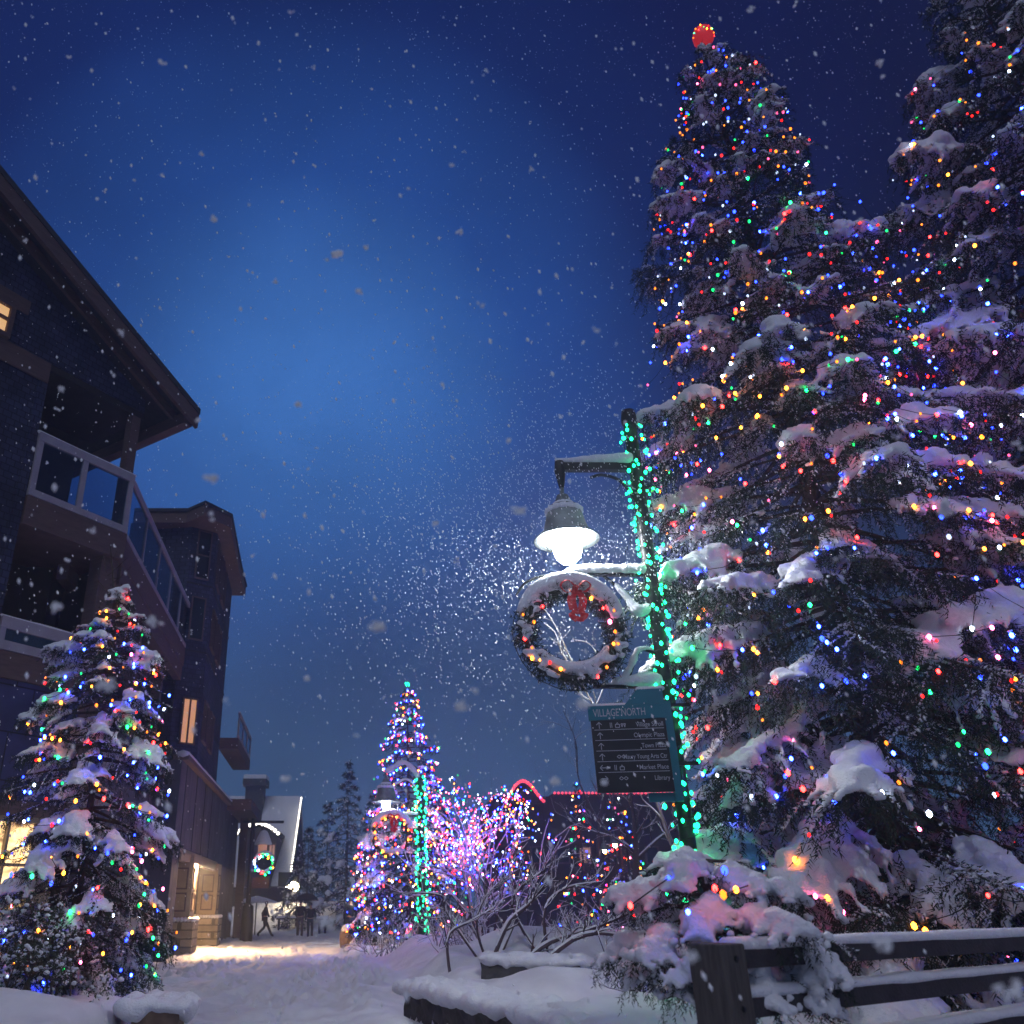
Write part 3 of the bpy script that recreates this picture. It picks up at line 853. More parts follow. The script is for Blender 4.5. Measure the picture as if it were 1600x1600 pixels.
for q in np.linspace(0, 1, 34):
    o = bpy.data.objects.new('bulb', me); COL.objects.link(o); o.parent = t; o.location = (0, q * 6.6 - .1, zat(1385, D) + .2 + q * (zr + .9 - zat(1385, D)))
# ---------------------------------------------------------------- far lodge outlined in red
D = 66.
x0, x1 = at(770, 1240, D)[0], at(1120, 1240, D)[0]
rl = thing('red_lit_lodge', 'dark distant lodge with curved gable outlined in red rope light', 'building', (at(900, 1400, D)[0], D, 0))
zf = zat(1240, D); zp = zat(1222, D)
b = MB(); b.box((x0, D, -.5), (x1, D + 10, zf - .2)); b.build('wall', M['darkwall'], rl)
g0, g1 = at(786, 1240, D)[0], at(846, 1240, D)[0]; gm = (g0 + g1) / 2; gw = (g1 - g0) / 2
arc = [(gm + gw * q, zf - .6 + (zp - zf + .6) * math.cos(q * PI / 2) ** 1.3) for q in np.linspace(-1, 1, 17)]
b = MB(); b.prism([(x, D - .6, z - .15) for x, z in arc], (0, 9, 0)); b.build('gable', M['darkwall'], rl, True)
b = MB(); b.box((at(862, 1240, D)[0], D - .1, zf - .195), (x1, D + 10, zf - .02)); b.build('roof', M['roof'], rl)
b = MB(); b.tube([(x, D - .65, z) for x, z in arc], .085, 6); b.blobs([(x, D - .7, z) for x, z in arc], np.full(17, .13), 1)
tag(b.build('rope_light', M['rope_red']), 'red rope light following the curved gable of the distant lodge', 'rope light')
xx = np.linspace(at(866, 1240, D)[0], x1, 44)
b = MB(); b.blobs([(x, D - .2, zf + .02) for x in xx], np.full(44, .10), 1)
tag(b.build('rope_light', M['rope_red']), 'straight dotted red rope light along the flat eave of the distant lodge', 'rope light')
for k, u in enumerate((830, 870, 905, 945, 1010)):
    XF = Frame((0, D), (1, 0), (0, -1)); a0 = at(u, 1350, D)[0]
    window(rl, XF, a0, a0 + 1.0, zat(1350, D), zat(1322, D), .004, M['dark_glass'] if k != 2 else M['win_dim'], M['trim'], .1, (), (), .1)
# ================================================================ street lamps
def lamp_head(root, x, y, zc, k=1.0, glow='lamp_glow', snow=True, gk=1.0):
    """bell shade over a white glass dome; zc is the height of the brim"""
    b = MB()
    b.lathe([(r * k, zc + z * k) for r, z in ((.03, .98), (.03, .64), (.075, .63), (.125, .50), (.125, .47), (.20, .46), (.235, .34), (.27, .2), (.30, .11), (.42, .0), (.42, -.015), (.29, .085), (.02, .09))], (x, y, 0), 28)
    sh_ = b.build('lamp_shade', M['lamp_metal'], root)
    b = MB(); b.lathe([(.001, zc + .08 * k)] + [(r * k * gk, zc + z * k * gk) for r, z in ((.185, .075), (.195, -.02), (.185, -.14), (.15, -.25), (.09, -.315))] + [(.001, zc - .33 * k * gk)], (x, y, 0), 24)
    b.build('lamp_globe', M[glow], sh_)
    if snow:
        s = MB(); th = np.linspace(0, 2 * PI, 14, endpoint=False)
        s.blobs([(x + .19 * k * math.cos(a), y + .19 * k * math.sin(a), zc + .40 * k) for a in th], np.full((14, 3), .075 * k) * [1, 1, .8], 1)
        s.blobs([(x + .10 * k * math.cos(a), y + .10 * k * math.sin(a), zc + .48 * k) for a in th], np.full((14, 3), .06 * k), 1)
        s.build('snow_cap', M['snow'], sh_)


def curve(pts, n=24):
    """smooth curve through points"""
    P = np.asarray(pts, float); m = len(P)
    t = np.linspace(0, m - 1, n); out = []
    for q in t:
        k = min(int(q), m - 2); f = q - k
        p0, p1, p2, p3 = P[max(k - 1, 0)], P[k], P[k + 1], P[min(k + 2, m - 1)]
        out.append(.5 * ((2 * p1) + (-p0 + p2) * f + (2 * p0 - 5 * p1 + 4 * p2 - p3) * f * f + (-p0 + 3 * p1 - 3 * p2 + p3) * f ** 3))
    return np.array(out)


def snow_along(parent, path, r, rng, flat=.8, name='snow_cap', vox=None):
    s = MB(); P = np.asarray(path, float)
    s.blobs(P + np.array([0, 0, 1]) * (r * .5)[:, None] if np.ndim(r) else P + [0, 0, r * .5], np.stack([np.broadcast_to(r, len(P))] * 3, -1) * [1, 1, flat] * rng.uniform(.85, 1.15, (len(P), 1)), 1)
    o = s.build(name, M['snow'], parent)
    soften(o, vox or float(np.mean(r)) * .35, 4)
    return o


rng = np.random.default_rng(5)
PX, PY = 3.32, 10.0
L1 = thing('street_lamp', 'tall black street lamp with bright white globe and teal lights, beside the village sign', 'street lamp', (PX, PY, gz(PX, PY)), 'street lamps')
b = MB(); b.tube([(PX, PY, .2), (PX, PY, 4), (PX, PY, 7.72)], .085, 14); b.lathe([(.001, 7.80), (.09, 7.79), (.105, 7.70), (.105, 7.60), (.085, 7.58)], (PX, PY, 0), 16)
b.lathe([(.16, .3), (.16, .95), (.12, 1.05), (.086, 1.12)], (PX, PY, 0), 14); b.build('pole', M['dark_metal'], L1)
LX = 2.30
b = MB(); b.box((LX - .05, PY - .045, 6.86), (PX - .05, PY + .045, 6.97)); b.tube(curve([(PX - .06, PY, 6.42), (PX - .22, PY, 6.70), (PX - .45, PY, 6.80), (PX - .62, PY, 6.76)]), .022, 6)
b.lathe([(.001, 7.03), (.06, 7.0), (.075, 6.85), (.05, 6.70), (.03, 6.6)], (LX, PY, 0), 12); b.build('arm', M['dark_metal'], L1)
lamp_head(L1, LX, PY, 5.86, 1.0)
n = 26; xx = np.linspace(LX - .02, PX - .10, n)
snow_along(L1, np.stack([xx, xx * 0 + PY, 6.985 + 0 * xx], -1), np.linspace(.055, .115, n), rng, .9)
# wreath bracket with scrolls
b = MB(); b.box((2.22, PY - .03, 5.36), (PX - .05, PY + .03, 5.41))
b.tube(curve([(2.25, PY, 5.38), (1.95, PY, 5.36), (1.72, PY, 5.26), (1.60, PY, 5.10)]), .016, 6)
b.tube(curve([(PX - .08, PY, 4.92), (PX - .2, PY, 4.86), (PX - .32, PY, 5.0), (PX - .45, PY, 5.22), (PX - .6, PY, 5.36)]), .02, 6)
b.tube(curve([(PX - .32, PY, 4.95), (PX - .45, PY, 4.80), (PX - .55, PY, 4.86), (PX - .50, PY, 4.98)]), .015, 6)
b.build('bracket', M['dark_metal'], L1); b = MB()
b.tube(curve([(PX - .07, PY, 4.36), (PX - .25, PY, 4.40), (PX - .36, PY, 4.22), (PX - .46, PY, 4.02), (PX - .58, PY, 3.96), (PX - .62, PY, 4.06)]), .02, 6)
b.box((2.45, PY - .03, 3.93), (PX - .05, PY + .03, 3.97))
b.build('bracket', M['dark_metal'], L1)
xx = np.linspace(2.12, PX - .1, 30); snow_along(L1, np.stack([xx, xx * 0 + PY, 5.41 - .25 * np.clip(2.35 - xx, 0, 1)], -1), .03 + .05 * sstep(2.12, 2.45, xx), rng, 1.0)
xx = np.linspace(2.6, PX - .1, 24); snow_along(L1, np.stack([xx, xx * 0 + PY, 3.97 + 0 * xx], -1), .03 + .085 * sstep(2.6, 3.1, xx), rng, .9)
sc = curve([(PX - .09, PY, 4.90), (PX - .22, PY, 4.86), (PX - .34, PY, 5.05), (PX - .47, PY, 5.24)], 14)
snow_along(L1, sc, np.interp(np.arange(14), [0, 4, 13], [.07, .09, .03]), rng, 1)
sc = curve([(PX - .12, PY, 4.40), (PX - .28, PY, 4.38), (PX - .38, PY, 4.2), (PX - .50, PY, 4.02), (PX - .6, PY, 3.98)], 16)
snow_along(L1, sc, np.interp(np.arange(16), [0, 4, 15], [.03, .05, .06]), rng, 1)


def garland(px, py, z0, z1, rad, n, r, label, seed, wire=.006, turns=None):
    rg = np.random.default_rng(seed)
    t = thing('string_lights', label, 'string lights', (px, py, z0), 'lights wound round lamp posts')
    k = np.linspace(0, 1, n); th = k * 2 * PI * (turns or (z1 - z0) / .16) + rg.normal(0, .5, n)
    # most of the strand hangs where it shows
    rr = rad + rg.uniform(.0, .075, n) * (1 + (rg.random(n) < .2))
    P = np.stack([px + rr * np.cos(th), py + rr * np.sin(th), z0 + (z1 - z0) * k + rg.normal(0, .05, n)], -1)
    w = MB(); kk = np.linspace(0, 1, n * 4); tt = kk * 2 * PI * (turns or (z1 - z0) / .16)
    w.tube(np.stack([px + (rad + .01) * np.cos(tt), py + (rad + .01) * np.sin(tt), z0 + (z1 - z0) * kk], -1), wire, 4, 0, False)
    w.build('wire', M['wire'], t)
    add_bulbs(t, P, ['teal'] * n, r)
    return t


garland(PX, PY, .95, 7.55, .10, 260, .0205, 'dense teal bulbs wound up the tall lamp post beside the village sign', 3, turns=34)
# ---------------------------------------------------------------- wreath
def wreath(c, R, tr, seed, label, nb, rb, detail=1.0, bow=True, pal=None):
    rg = np.random.default_rng(seed)
    w = thing('wreath', label, 'wreath', c, 'lit wreaths hung on street lamps')
    c = np.array(c, float)
    nn = int(900 * detail)
    th = rg.random(nn) * 2 * PI; ph = rg.random(nn) * 2 * PI
    rad = R + .55 * tr * np.cos(ph) * rg.random(nn)
    S = c + np.stack([rad * np.cos(th), .5 * tr * np.sin(ph) * rg.random(nn), rad * np.sin(th)], -1)
    tan = np.stack([-np.sin(th), 0 * th, np.cos(th)], -1); rdl = np.stack([np.cos(th), 0 * th, np.sin(th)], -1)
    D_ = norm(tan * .55 + rdl * np.cos(ph)[:, None] * .9 + np.array([0, 1, 0]) * np.sin(ph)[:, None] * .9 + rg.normal(0, .3, (nn, 3)))
    b = MB(); blades(b, S, D_, np.full(nn, tr * .95), np.zeros(nn), .012 / detail * (R / .53), .05 * R / .53, .012 * R / .53, rg)
    tt = np.linspace(0, 2 * PI, 40); b.tube(c + np.stack([R * np.cos(tt), 0 * tt, R * np.sin(tt)], -1), tr * .5, 8, 0, False)
    b.build('greenery', [M['needles'], M['bark']], w)
    # snow on the crest and in the lower inside bowl
    s = MB()
    a = np.radians(np.linspace(20, 158, 34)); f = np.sin((a - math.radians(12)) / math.radians(150) * PI) ** .5
    s.blobs(c + np.stack([(R + tr * .72) * np.cos(a), 0 * a - .03, (R + tr * .72) * np.sin(a)], -1), np.stack([.11 * f + .02, .16 * f + .03, .115 * f + .015], -1) * R / .53, 1)
    a = np.radians(np.linspace(212, 335, 30)); f = np.sin((a - math.radians(205)) / math.radians(135) * PI) ** .6
    s.blobs(c + np.stack([(R - tr * .72) * np.cos(a), 0 * a - .09 * R, (R - tr * .66) * np.sin(a)], -1), np.stack([.09 * f + .01, .12 * f + .01, .075 * f + .01], -1) * R / .53, 1)
    for _ in range(int(90 * min(detail, 1))):
        q = rg.random() * 2 * PI; e = rg.uniform(-.5, .6) * tr
        s.blobs([c + np.array([(R + e) * math.cos(q), -tr * .78, (R + e) * math.sin(q)])], np.array([[.05, .04, .035]]) * rg.uniform(.6, 1.3) * R / .53, 1)
    so = s.build('snow_cap', M['snow'], w); soften(so, .022 * R / .53, 2)
    tt = np.linspace(0, 2 * PI, 60); f = MB(); f.tube(c + np.stack([(R + tr * 1.05) * np.cos(tt), 0 * tt + .06, (R + tr * 1.05) * np.sin(tt)], -1), .006 * R / .53, 5, 0, False)
    f.build('ring', M['dark_metal'], w)
    if bow:
        k = 1.35 * R / .53; b = MB(); o = c + np.array([.05 * k, -tr * 1.25, R - .03 * k])
        for sx in (-1, 1):
            P = curve([(0, 0, 0), (sx * .07, -.03, .06), (sx * .13, 0, .03), (sx * .08, .02, -.03), (0, 0, 0)], 14) * k
            for q in range(13):
                p0, p1 = o + P[q], o + P[q + 1]; wv = np.array([0, .045 * k, .02 * k])
                b.add([p0 - wv, p1 - wv, p1 + wv, p0 + wv], [[0, 1, 2, 3]], 0, True)
            T = curve([(0, 0, 0), (sx * .05, -.02, -.10), (sx * .035, .0, -.20)], 8) * k
            for q in range(7):
                p0, p1 = o + T[q], o + T[q + 1]; wv = np.array([.035 * k, .012 * k * sx, 0])
                b.add([p0 - wv, p1 - wv, p1 + wv, p0 + wv], [[0, 1, 2, 3]], 0, True)
        b.blobs([o], [[.035 * k, .03 * k, .035 * k]], 1)
        # second ruffle lower down
        o2 = o + np.array([-.0, 0, -.25]) * k
        b.blobs([o2 + np.array([math.cos(q) * .05, 0, math.sin(q) * .035]) * k for q in np.linspace(0, 6, 7)], np.full((7, 3), .04 * k) * [1, .5, .8], 1, 0, .12, rg)
        bo = b.build('bow', M['red_ribbon'], w)
        sl = bo.modifiers.new('thick', 'SOLIDIFY'); sl.thickness = .006 * k
    cols = rg.choice(pal or ['amber', 'amber', 'amber', 'pink', 'amber', 'red', 'amber', 'amber', 'green'], nb)
    q = np.linspace(0, 2 * PI, nb, endpoint=False) + rg.normal(0, .1, nb); e = rg.uniform(-.75, .6, nb) * tr
    P = c + np.stack([(R + e) * np.cos(q), -tr * .85 + 0 * q, (R + e) * np.sin(q)], -1)
    add_bulbs(w, P, list(cols), rb)
    return w


WC = at(892, 988, PY - .12)
wreath(WC, .55, .14, 4, 'large snowy wreath with red bow and coloured bulbs under the tall street lamp', 27, .02, 1.3)

# ---------------------------------------------------------------- the village sign
yaw = math.radians(11)
T = np.array([math.cos(yaw), -math.sin(yaw), 0.]); NN = np.array([-math.sin(yaw), -math.cos(yaw), 0.])
so_ = at(934, 1240, 9.92)
SG = Frame(so_[:2], T[:2], NN[:2]); sz = so_[2]
SW = .83
sg = thing('direction_sign', 'black and teal village direction sign hung on the tall street lamp', 'sign', so_)
b = MB(); SG.box(b, 0, SW, 0, .05, sz, sz + .80); b.build('board', M['signblack'], sg)
b = MB(); SG.box(b, -.02, SW + .01, -.012, .062, sz + .805, sz + .965)
b.prism([SG.p(.40, -.012, sz + .968), SG.p(SW + .01, -.012, sz + .968), SG.p(SW + .01, -.012, sz + 1.14), SG.p(.56, -.012, sz + 1.14)], SG.n * .07)
hd_ = b.build('header', M['teal'], sg, True)
b = MB(); SG.box(b, SW + .004, SW + .085, -.035, .035, sz - .10, sz + 1.0); SG.box(b, SW - .28, SW + .003, -.035, -.005, sz - .10, sz - .004); b.build('side_panel', M['teal'], sg)
b = MB()
for z in (.95, .3):
    SG.box(b, SW + .086, SW + .30, -.02, .02, sz + z - .02, sz + z + .02)
b.build('mounting_arm', M['dark_metal'], sg)
s = MB(); aa = np.linspace(.0, .40, 14); s.blobs([SG.p(a, .02, sz + .975) for a in aa], np.tile([.045, .04, .03], (14, 1)), 1)
aa = np.linspace(.58, .84, 10); s.blobs([SG.p(a, .02, sz + 1.15) for a in aa], np.tile([.045, .045, .035], (10, 1)), 1)
soften(s.build('snow_cap', M['snow'], sg), .014, 3)


def text_into(mb, txt, h, width, a, z, right=False, bpos=.053):
    cu = bpy.data.curves.new('t', 'FONT'); cu.body = txt; cu.size = 1.0; cu.offset = .004
    o = bpy.data.objects.new('t', cu); COL.objects.link(o)
    me = bpy.data.meshes.new_from_object(o)
    V = np.array([v.co[:] for v in me.vertices]); faces = [list(p.vertices) for p in me.polygons]
    x0, x1 = V[:, 0].min(), V[:, 0].max()
    kx = width / (x1 - x0); kz = h / .72
    ax = (V[:, 0] - x0) * kx + (a - width if right else a)
    W_ = SG.o + SG.e * ax[:, None] + SG.n * bpos + np.array([0, 0, 1]) * (z + V[:, 1, None] * kz)
    off = mb.n; mb.V.append(W_); mb.n += len(W_)
    for q in faces:
        mb.Fc.append((np.array([q]) + off, 0, False))
    bpy.data.objects.remove(o); bpy.data.curves.remove(cu); bpy.data.meshes.remove(me)


def flat(mb, pts, w, bpos=.0535):
    for (a0, z0), (a1, z1) in zip(pts[:-1], pts[1:]):
        d = np.array([a1 - a0, z1 - z0]); L_ = np.hypot(*d); nrm_ = np.array([-d[1], d[0]]) / L_ * w / 2
        q = [(a0 + nrm_[0], z0 + nrm_[1]), (a0 - nrm_[0], z0 - nrm_[1]), (a1 - nrm_[0], z1 - nrm_[1]), (a1 + nrm_[0], z1 + nrm_[1])]
        mb.prism([SG.p(x, bpos - .004, sz + z) for x, z in q], SG.n * .004)


b = MB(); text_into(b, 'VILLAGE NORTH', .088, .585, .035, sz + .842, bpos=.0645); b.build('lettering', M['lettering'], hd_)
rows = ['Village Stroll', 'Olympic Plaza', 'Town Plaza', 'Maury Young Arts Ctr', 'Market Place', 'Library']
wid = [.30, .335, .265, .475, .315, .165]
b = MB()
for k, (tx, wd) in enumerate(zip(rows, wid)):
    z = .800 - .118 * (k + 1) + .022
    text_into(b, tx, .052, wd, SW - .03, sz + z + .012, True)
    if k < 5:
        flat(b, [(.03, z - .012), (SW - .025, z - .012)], .006)
    c = (.09, z + .038)
    if k < 4:
        flat(b, [(c[0], z + .002), (c[0], z + .072)], .008); flat(b, [(c[0] - .03, z + .044), (c[0], z + .074), (c[0] + .03, z + .044)], .008)
    else:
        q = -1 if k == 4 else 1
        flat(b, [(c[0] - .035, c[1]), (c[0] + .035, c[1])], .008); flat(b, [(c[0] + q * .008, c[1] + .03), (c[0] + q * .037, c[1]), (c[0] + q * .008, c[1] - .03)], .008)
    if k in (0, 4):
        for x in (.215, .232):
            flat(b, [(x, z + .008), (x, z + .066)], .007)
        flat(b, [(.272, z + .01), (.272, z + .045), (.318, z + .045), (.318, z + .01), (.272, z + .01)], .008); flat(b, [(.284, z + .047), (.295, z + .066), (.306, z + .047)], .006)
    if k == 0:
        for x in (.345, .375):
            flat(b, [(x - .01, z + .05), (x + .01, z + .05), (x, z + .012), (x - .01, z + .05)], .008)
    if k in (3, 5):
        for x in (.275, .325):
            flat(b, [(x - .022, z + .038), (x, z + .056), (x + .022, z + .038), (x, z + .02), (x - .022, z + .038)], .007)
b.build('lettering', M['lettering'], bpy.data.objects['board'])
# ---------------------------------------------------------------- second lamp, by the middle spruce
QX, QY = 1.02, 28.0
g2 = gz(QX, QY)
L2 = thing('street_lamp', 'teal-lit street lamp with arched arm standing before the middle lit spruce', 'street lamp', (QX, QY, g2), 'street lamps')
zt2 = zat(1215, QY); za = zat(1196, QY); zbrim = zat(1253, QY); hx = at(603, 1250, QY)[0]
b = MB(); b.tube([(QX, QY, g2 - .3), (QX, QY, 3), (QX, QY, zt2)], .11, 10); b.lathe([(.17, g2 - .2), (.17, g2 + .9), (.11, g2 + 1.0)], (QX, QY, 0), 10); b.build('pole', M['dark_metal'], L2)
ar = curve([(QX, QY, zt2 - .35), (QX - .15, QY, zt2 + .1), (QX - .55, QY, zt2 + .42), (hx + .1, QY, zt2 + .15), (hx, QY, zbrim + .95)], 20)
b = MB(); b.tube(ar, .045, 7); a2 = curve([(QX, QY, zt2 - .55), (QX - .4, QY, zt2 - .1), (hx + .3, QY, zt2 - .22)], 14); b.tube(a2, .03, 6); b.build('arm', M['dark_metal'], L2)
lamp_head(L2, hx, QY, zbrim, 1.12, gk=.62)
snow_along(L2, ar[1:17], np.full(16, .11), rng, .9); snow_along(L2, a2, np.full(14, .07), rng, .9)
zw = zat(1274, QY); wx = at(612, 1304, QY)[0]
b = MB(); b.box((wx - .2, QY - .03, zw - .04), (QX, QY + .03, zw)); b.tube(curve([(QX, QY, zw - .9), (QX - .3, QY, zw - .4), (QX - .5, QY, zw)], 10), .03, 5); b.tube([(QX, QY, zat(1335, QY)), (QX - .8, QY, zat(1335, QY))], .03, 5); b.build('bracket', M['dark_metal'], L2)
xx = np.linspace(wx - .3, QX, 20); snow_along(L2, np.stack([xx, 0 * xx + QY, zw + .02 - .12 * np.clip(wx + .1 - xx, 0, 1)], -1), np.full(20, .07), rng, 1)
garland(QX, QY, zat(1458, QY), zt2, .13, 190, .028, 'teal bulbs wound round the lamp post before the middle spruce', 6, .006, 26)
wreath(at(612, 1305, QY - .2), .56, .14, 9, 'amber-lit snowy wreath with red bow on the lamp before the middle spruce', 34, .028, .6)
# ---------------------------------------------------------------- third lamp far left with its wreath
RX, RY = at(391, 1440, 44)[0] - .15, 44.0
L3 = thing('street_lamp', 'dark distant street lamp with unlit snowy lantern near the lodge corner', 'street lamp', (RX, RY, 0), 'street lamps')
zt3 = zat(1279, RY)
b = MB(); b.tube([(RX, RY, -.1), (RX, RY, 3), (RX, RY, zt3)], .12, 8); b.lathe([(.3, -.1), (.3, .9), (.26, 1.5), (.13, 1.6)], (RX, RY, 0), 10); b.build('pole', M['dark_metal'], L3)
hx3 = RX + .55; zl = zat(1318, RY)
b = MB(); b.tube(curve([(RX, RY, zt3 - .5), (RX + .3, RY, zt3 - .3), (hx3, RY, zl + .55)], 10), .05, 6); b.box((RX - .5, RY - .05, zt3 - .22), (RX + 1.5, RY + .05, zt3 - .1)); b.build('arm', M['dark_metal'], L3)
b = MB(); b.lathe([(.05, zl + .62), (.18, zl + .55), (.30, zl + .3), (.42, zl), (.42, zl - .05), (.05, zl - .02)], (hx3, RY, 0), 14); shd = b.build('lamp_shade', M['snow'], L3)
b = MB(); b.lathe([(.001, zl - .05), (.2, zl - .06), (.2, zl - .42), (.12, zl - .5), (.001, zl - .5)], (hx3, RY, 0), 10); b.build('lamp_globe', M['win_dim'], shd)
wreath((hx3 + .1, RY - .1, zat(1350, RY)), .42, .14, 12, 'small distant wreath of mixed coloured bulbs on the far dark lamp', 30, .04, .35, False, ['green', 'white', 'blue', 'amber', 'green', 'red', 'white'])
b = MB(); b.box((RX + .12, RY - .05, zat(1388, RY)), (RX + .95, RY + .05, zat(1371, RY))); sgn = b.build('hanging_panel', M['door'], L3)
# far lanterns
for (u, v, D_, lab, gl, k) in ((565, 1388, 40., 'small white lamp glowing at the left foot of the middle spruce', 'lamp_glow', .75), (961, 1322, 47., 'tiny lit lamp between the two far fairy-lit trees, the higher one', 'lamp_warm', .8), (945, 1331, 52., 'tiny lit lamp left of the higher one among far trees', 'lamp_warm', .75)):
    p = at(u, v, D_)
    t = thing('street_lamp', lab, 'street lamp', (p[0] + .6, D_, 0), 'street lamps')
    b = MB(); b.tube([(p[0] + .6, D_, 0), (p[0] + .6, D_, 2), (p[0] + .6, D_, p[2] + 1.3)], .08, 7); b.build('pole', M['dark_metal'], t)
    b = MB(); b.tube(curve([(p[0] + .6, D_, p[2] + 1.2), (p[0] + .3, D_, p[2] + 1.25), (p[0], D_, p[2] + .7)], 8), .04, 5); b.build('arm', M['dark_metal'], t)
    lamp_head(t, p[0], D_, p[2] + .1, k, gl, False, .7)
p0, p1 = at(444, 1377, 62), at(461, 1386, 60)
t = thing('canopy_light', 'glowing tilted tube light under the far canopy left of the couple', 'light', (*p0[:2], 0))
b = MB(); b.tube([p0, (p0 + p1) / 2, p1], .27, 10); b.build('tube', M['lamp_warm'], t)
b = MB(); b.tube([p0 + [0, .3, -p0[2]], p0 + [0, .3, -.5], p0 + [0, .3, 0.1]], .07, 6); b.box(p0 - [.2, .0, .35], p1 + [.2, .3, .9]); b.build('post', M['dark_metal'], t)
# ================================================================ conifers
def spruce(label, loc, H, prof, seed, group='lit spruces', **kw):
    r = thing('spruce_tree', label, 'tree', loc, group)
    return r, conifer(r, H, prof, seed, **kw)


pm = P_([(0, 3.5), (.08, 3.15), (.15, 2.85), (.27, 2.6), (.45, 2.25), (.61, 1.8), (.73, 1.48), (.9, .80), (.96, .36), (1, .08)])
# big boughs that read in the photograph: (height on trunk, azimuth, length, elevation, droop, front)
xb = [(1.55, math.radians(232), 3.0, math.radians(-2), .10, True), (1.9, math.radians(252), 2.9, math.radians(-4), .12, True), (5.6, math.radians(190), 3.0, math.radians(-4), .12, True),
      (4.7, math.radians(196), 2.9, math.radians(-8), .12, True), (2.3, math.radians(200), 3.3, math.radians(-6), .1, True), (3.4, math.radians(208), 3.1, math.radians(-8), .14, True)]
main, tips = spruce('huge snow-laden spruce covered in coloured lights right of the tall street lamp', (6.15, 11.0, .35), 16.5, pm, 21,
                    pitch=.27, per=8, spacing=.024, bl=.072, bw=.015, ss=1.3, voxel=.042, extra=xb, snow_fill=.68, zmin=.04, hang=1.15, lenvar=(.58, 1.2), elev=(20, -22))
wts = [.19, .21, .31, .08, .12, .09]
string_on_tree(main, tips, 16.5, pm, 31, .38, .115, .0205, 'coloured fairy lights wound all over the huge spruce by the street lamp', wts, .05, .97,
               dens=lambda t: np.interp(t, [0, .15, .3, .42, .55, 1], [.30, .30, .34, .58, .52, .30]), dimtop=True)
pr = P_([(0, 4.3), (.3, 3.7), (.45, 3.45), (.55, 3.2), (.68, 2.7), (.85, 1.3), (1, .1)])
right, tipr = spruce('second tall snowy spruce beside the huge one, its top above the frame', (11.6, 10.6, .4), 19.0, pr, 22,
                     pitch=.36, per=8, spacing=.030, bl=.08, bw=.018, ss=1.35, voxel=.05, snow_fill=.66, hang=1.1, lenvar=(.6, 1.15), elev=(18, -20))
string_on_tree(right, tipr, 19.0, pr, 32, .55, .15, .0205, 'coloured fairy lights on the second tall spruce beside the huge one', wts, .05, .80, thin=.5, halfarc=1.7, dimtop=True)
pl_ = P_([(0, 1.2), (.06, 1.36), (.2, 1.25), (.35, 1.08), (.55, 1.0), (.76, .86), (.85, .62), (.92, .26), (1, .04)])
left, tipl = spruce('mid-height snow-laden spruce with coloured lights in front of the lodge', (-4.17, 12.4, .58), 5.55, pl_, 23,
                    pitch=.165, per=8, spacing=.016, bl=.046, bw=.010, ss=1.3, voxel=.026, twig=.052, snow_fill=.66, zmin=.03, hang=.75, lenvar=(.6, 1.18), elev=(10, -20))
string_on_tree(left, tipl, 5.3, pl_, 33, .28, .13, .0175, 'coloured fairy lights on the snow-laden spruce in front of the lodge', [.2, .25, .28, .12, .1, .05], .04, .97, snap=.2, thin=.5)
lt = MB(); tp_ = at(172, 925, 12.4)
rg = np.random.default_rng(3)
for (p, q, r_) in (((178, 940), (172, 850), .016), ((166, 895), (160, 868), .008), ((168, 900), (200, 870), .008), ((172, 915), (205, 885), .008), ((168, 925), (150, 905), .007), ((170, 905), (192, 902), .006), ((171, 880), (183, 860), .006)):
    a, c = at(*p, 12.4), at(*q, 12.4); lt.tube([a, (a + c) / 2 + [0, .03, .01], c], [r_, r_ * .8, r_ * .4], 5)
lt.build('leader', M['bark'], left)
pc = P_([(0, 2.0), (.12, 2.2), (.3, 1.95), (.5, 1.5), (.75, .9), (.93, .32), (1, .05)])
midl = (at(640, 1450, 32)[0] , 32.0, gz(.64, 32) - .2)
mid, tipm = spruce('slender spruce thick with coloured lights behind the arched street lamp', midl, zat(1072, 32) - midl[2], pc, 24,
                   pitch=.28, per=8, spacing=.05, bl=.11, bw=.028, ss=1.3, voxel=.07, twig=.10, snow_fill=.5, hang=.9)
Hm = zat(1072, 32) - midl[2]
string_on_tree(mid, tipm, Hm, pc, 34, .27, .14, .024, 'dense coloured fairy lights on the slender spruce behind the arched lamp', [.17, .2, .36, .06, .09, .12], .06, .97, snap=.4, wire=False, thin=.72,
               top=(np.array([[midl[0] + .06 * math.cos(q), 32 + .06 * math.sin(q), midl[2] + Hm + .03 + .08 * (q % 2)] for q in range(8)]), ['teal'] * 8))
# two far lit trees
for (u, vt, vb, D_, rb, sd, lab, lab2) in ((916, 1228, 1400, 44., 1.5, 41, 'far narrow dark tree in spiralling lights left of the village sign foot', 'coloured lights spiralling up the far narrow tree left of the other'),
                                           (978, 1232, 1400, 48., 1.9, 42, 'far dark tree with sparse coloured lights just below the village sign', 'sparse coloured lights on the far tree just below the village sign')):
    p = at(u, vb, D_); H_ = zat(vt, D_)
    pf = P_([(0, rb), (.25, rb * .95), (.5, rb * .5), (.8, rb * .25), (1, .06)])
    t, tp = spruce(lab, (p[0], D_, 0), H_, pf, sd, pitch=.5, per=6, spacing=.10, bl=.16, bw=.03, ss=1.2, voxel=.14, twig=.2, hang=.6, snow_fill=.35)
    string_on_tree(t, tp, H_, pf, sd + 5, .62, .26, .036, lab2, [.24, .22, .28, .1, .08, .08], .12, .98, snap=.3, wire=False, thin=.8,
                   top=((np.array([[p[0], D_ - .1, H_ + .05]]), ['teal']) if u == 916 else None))
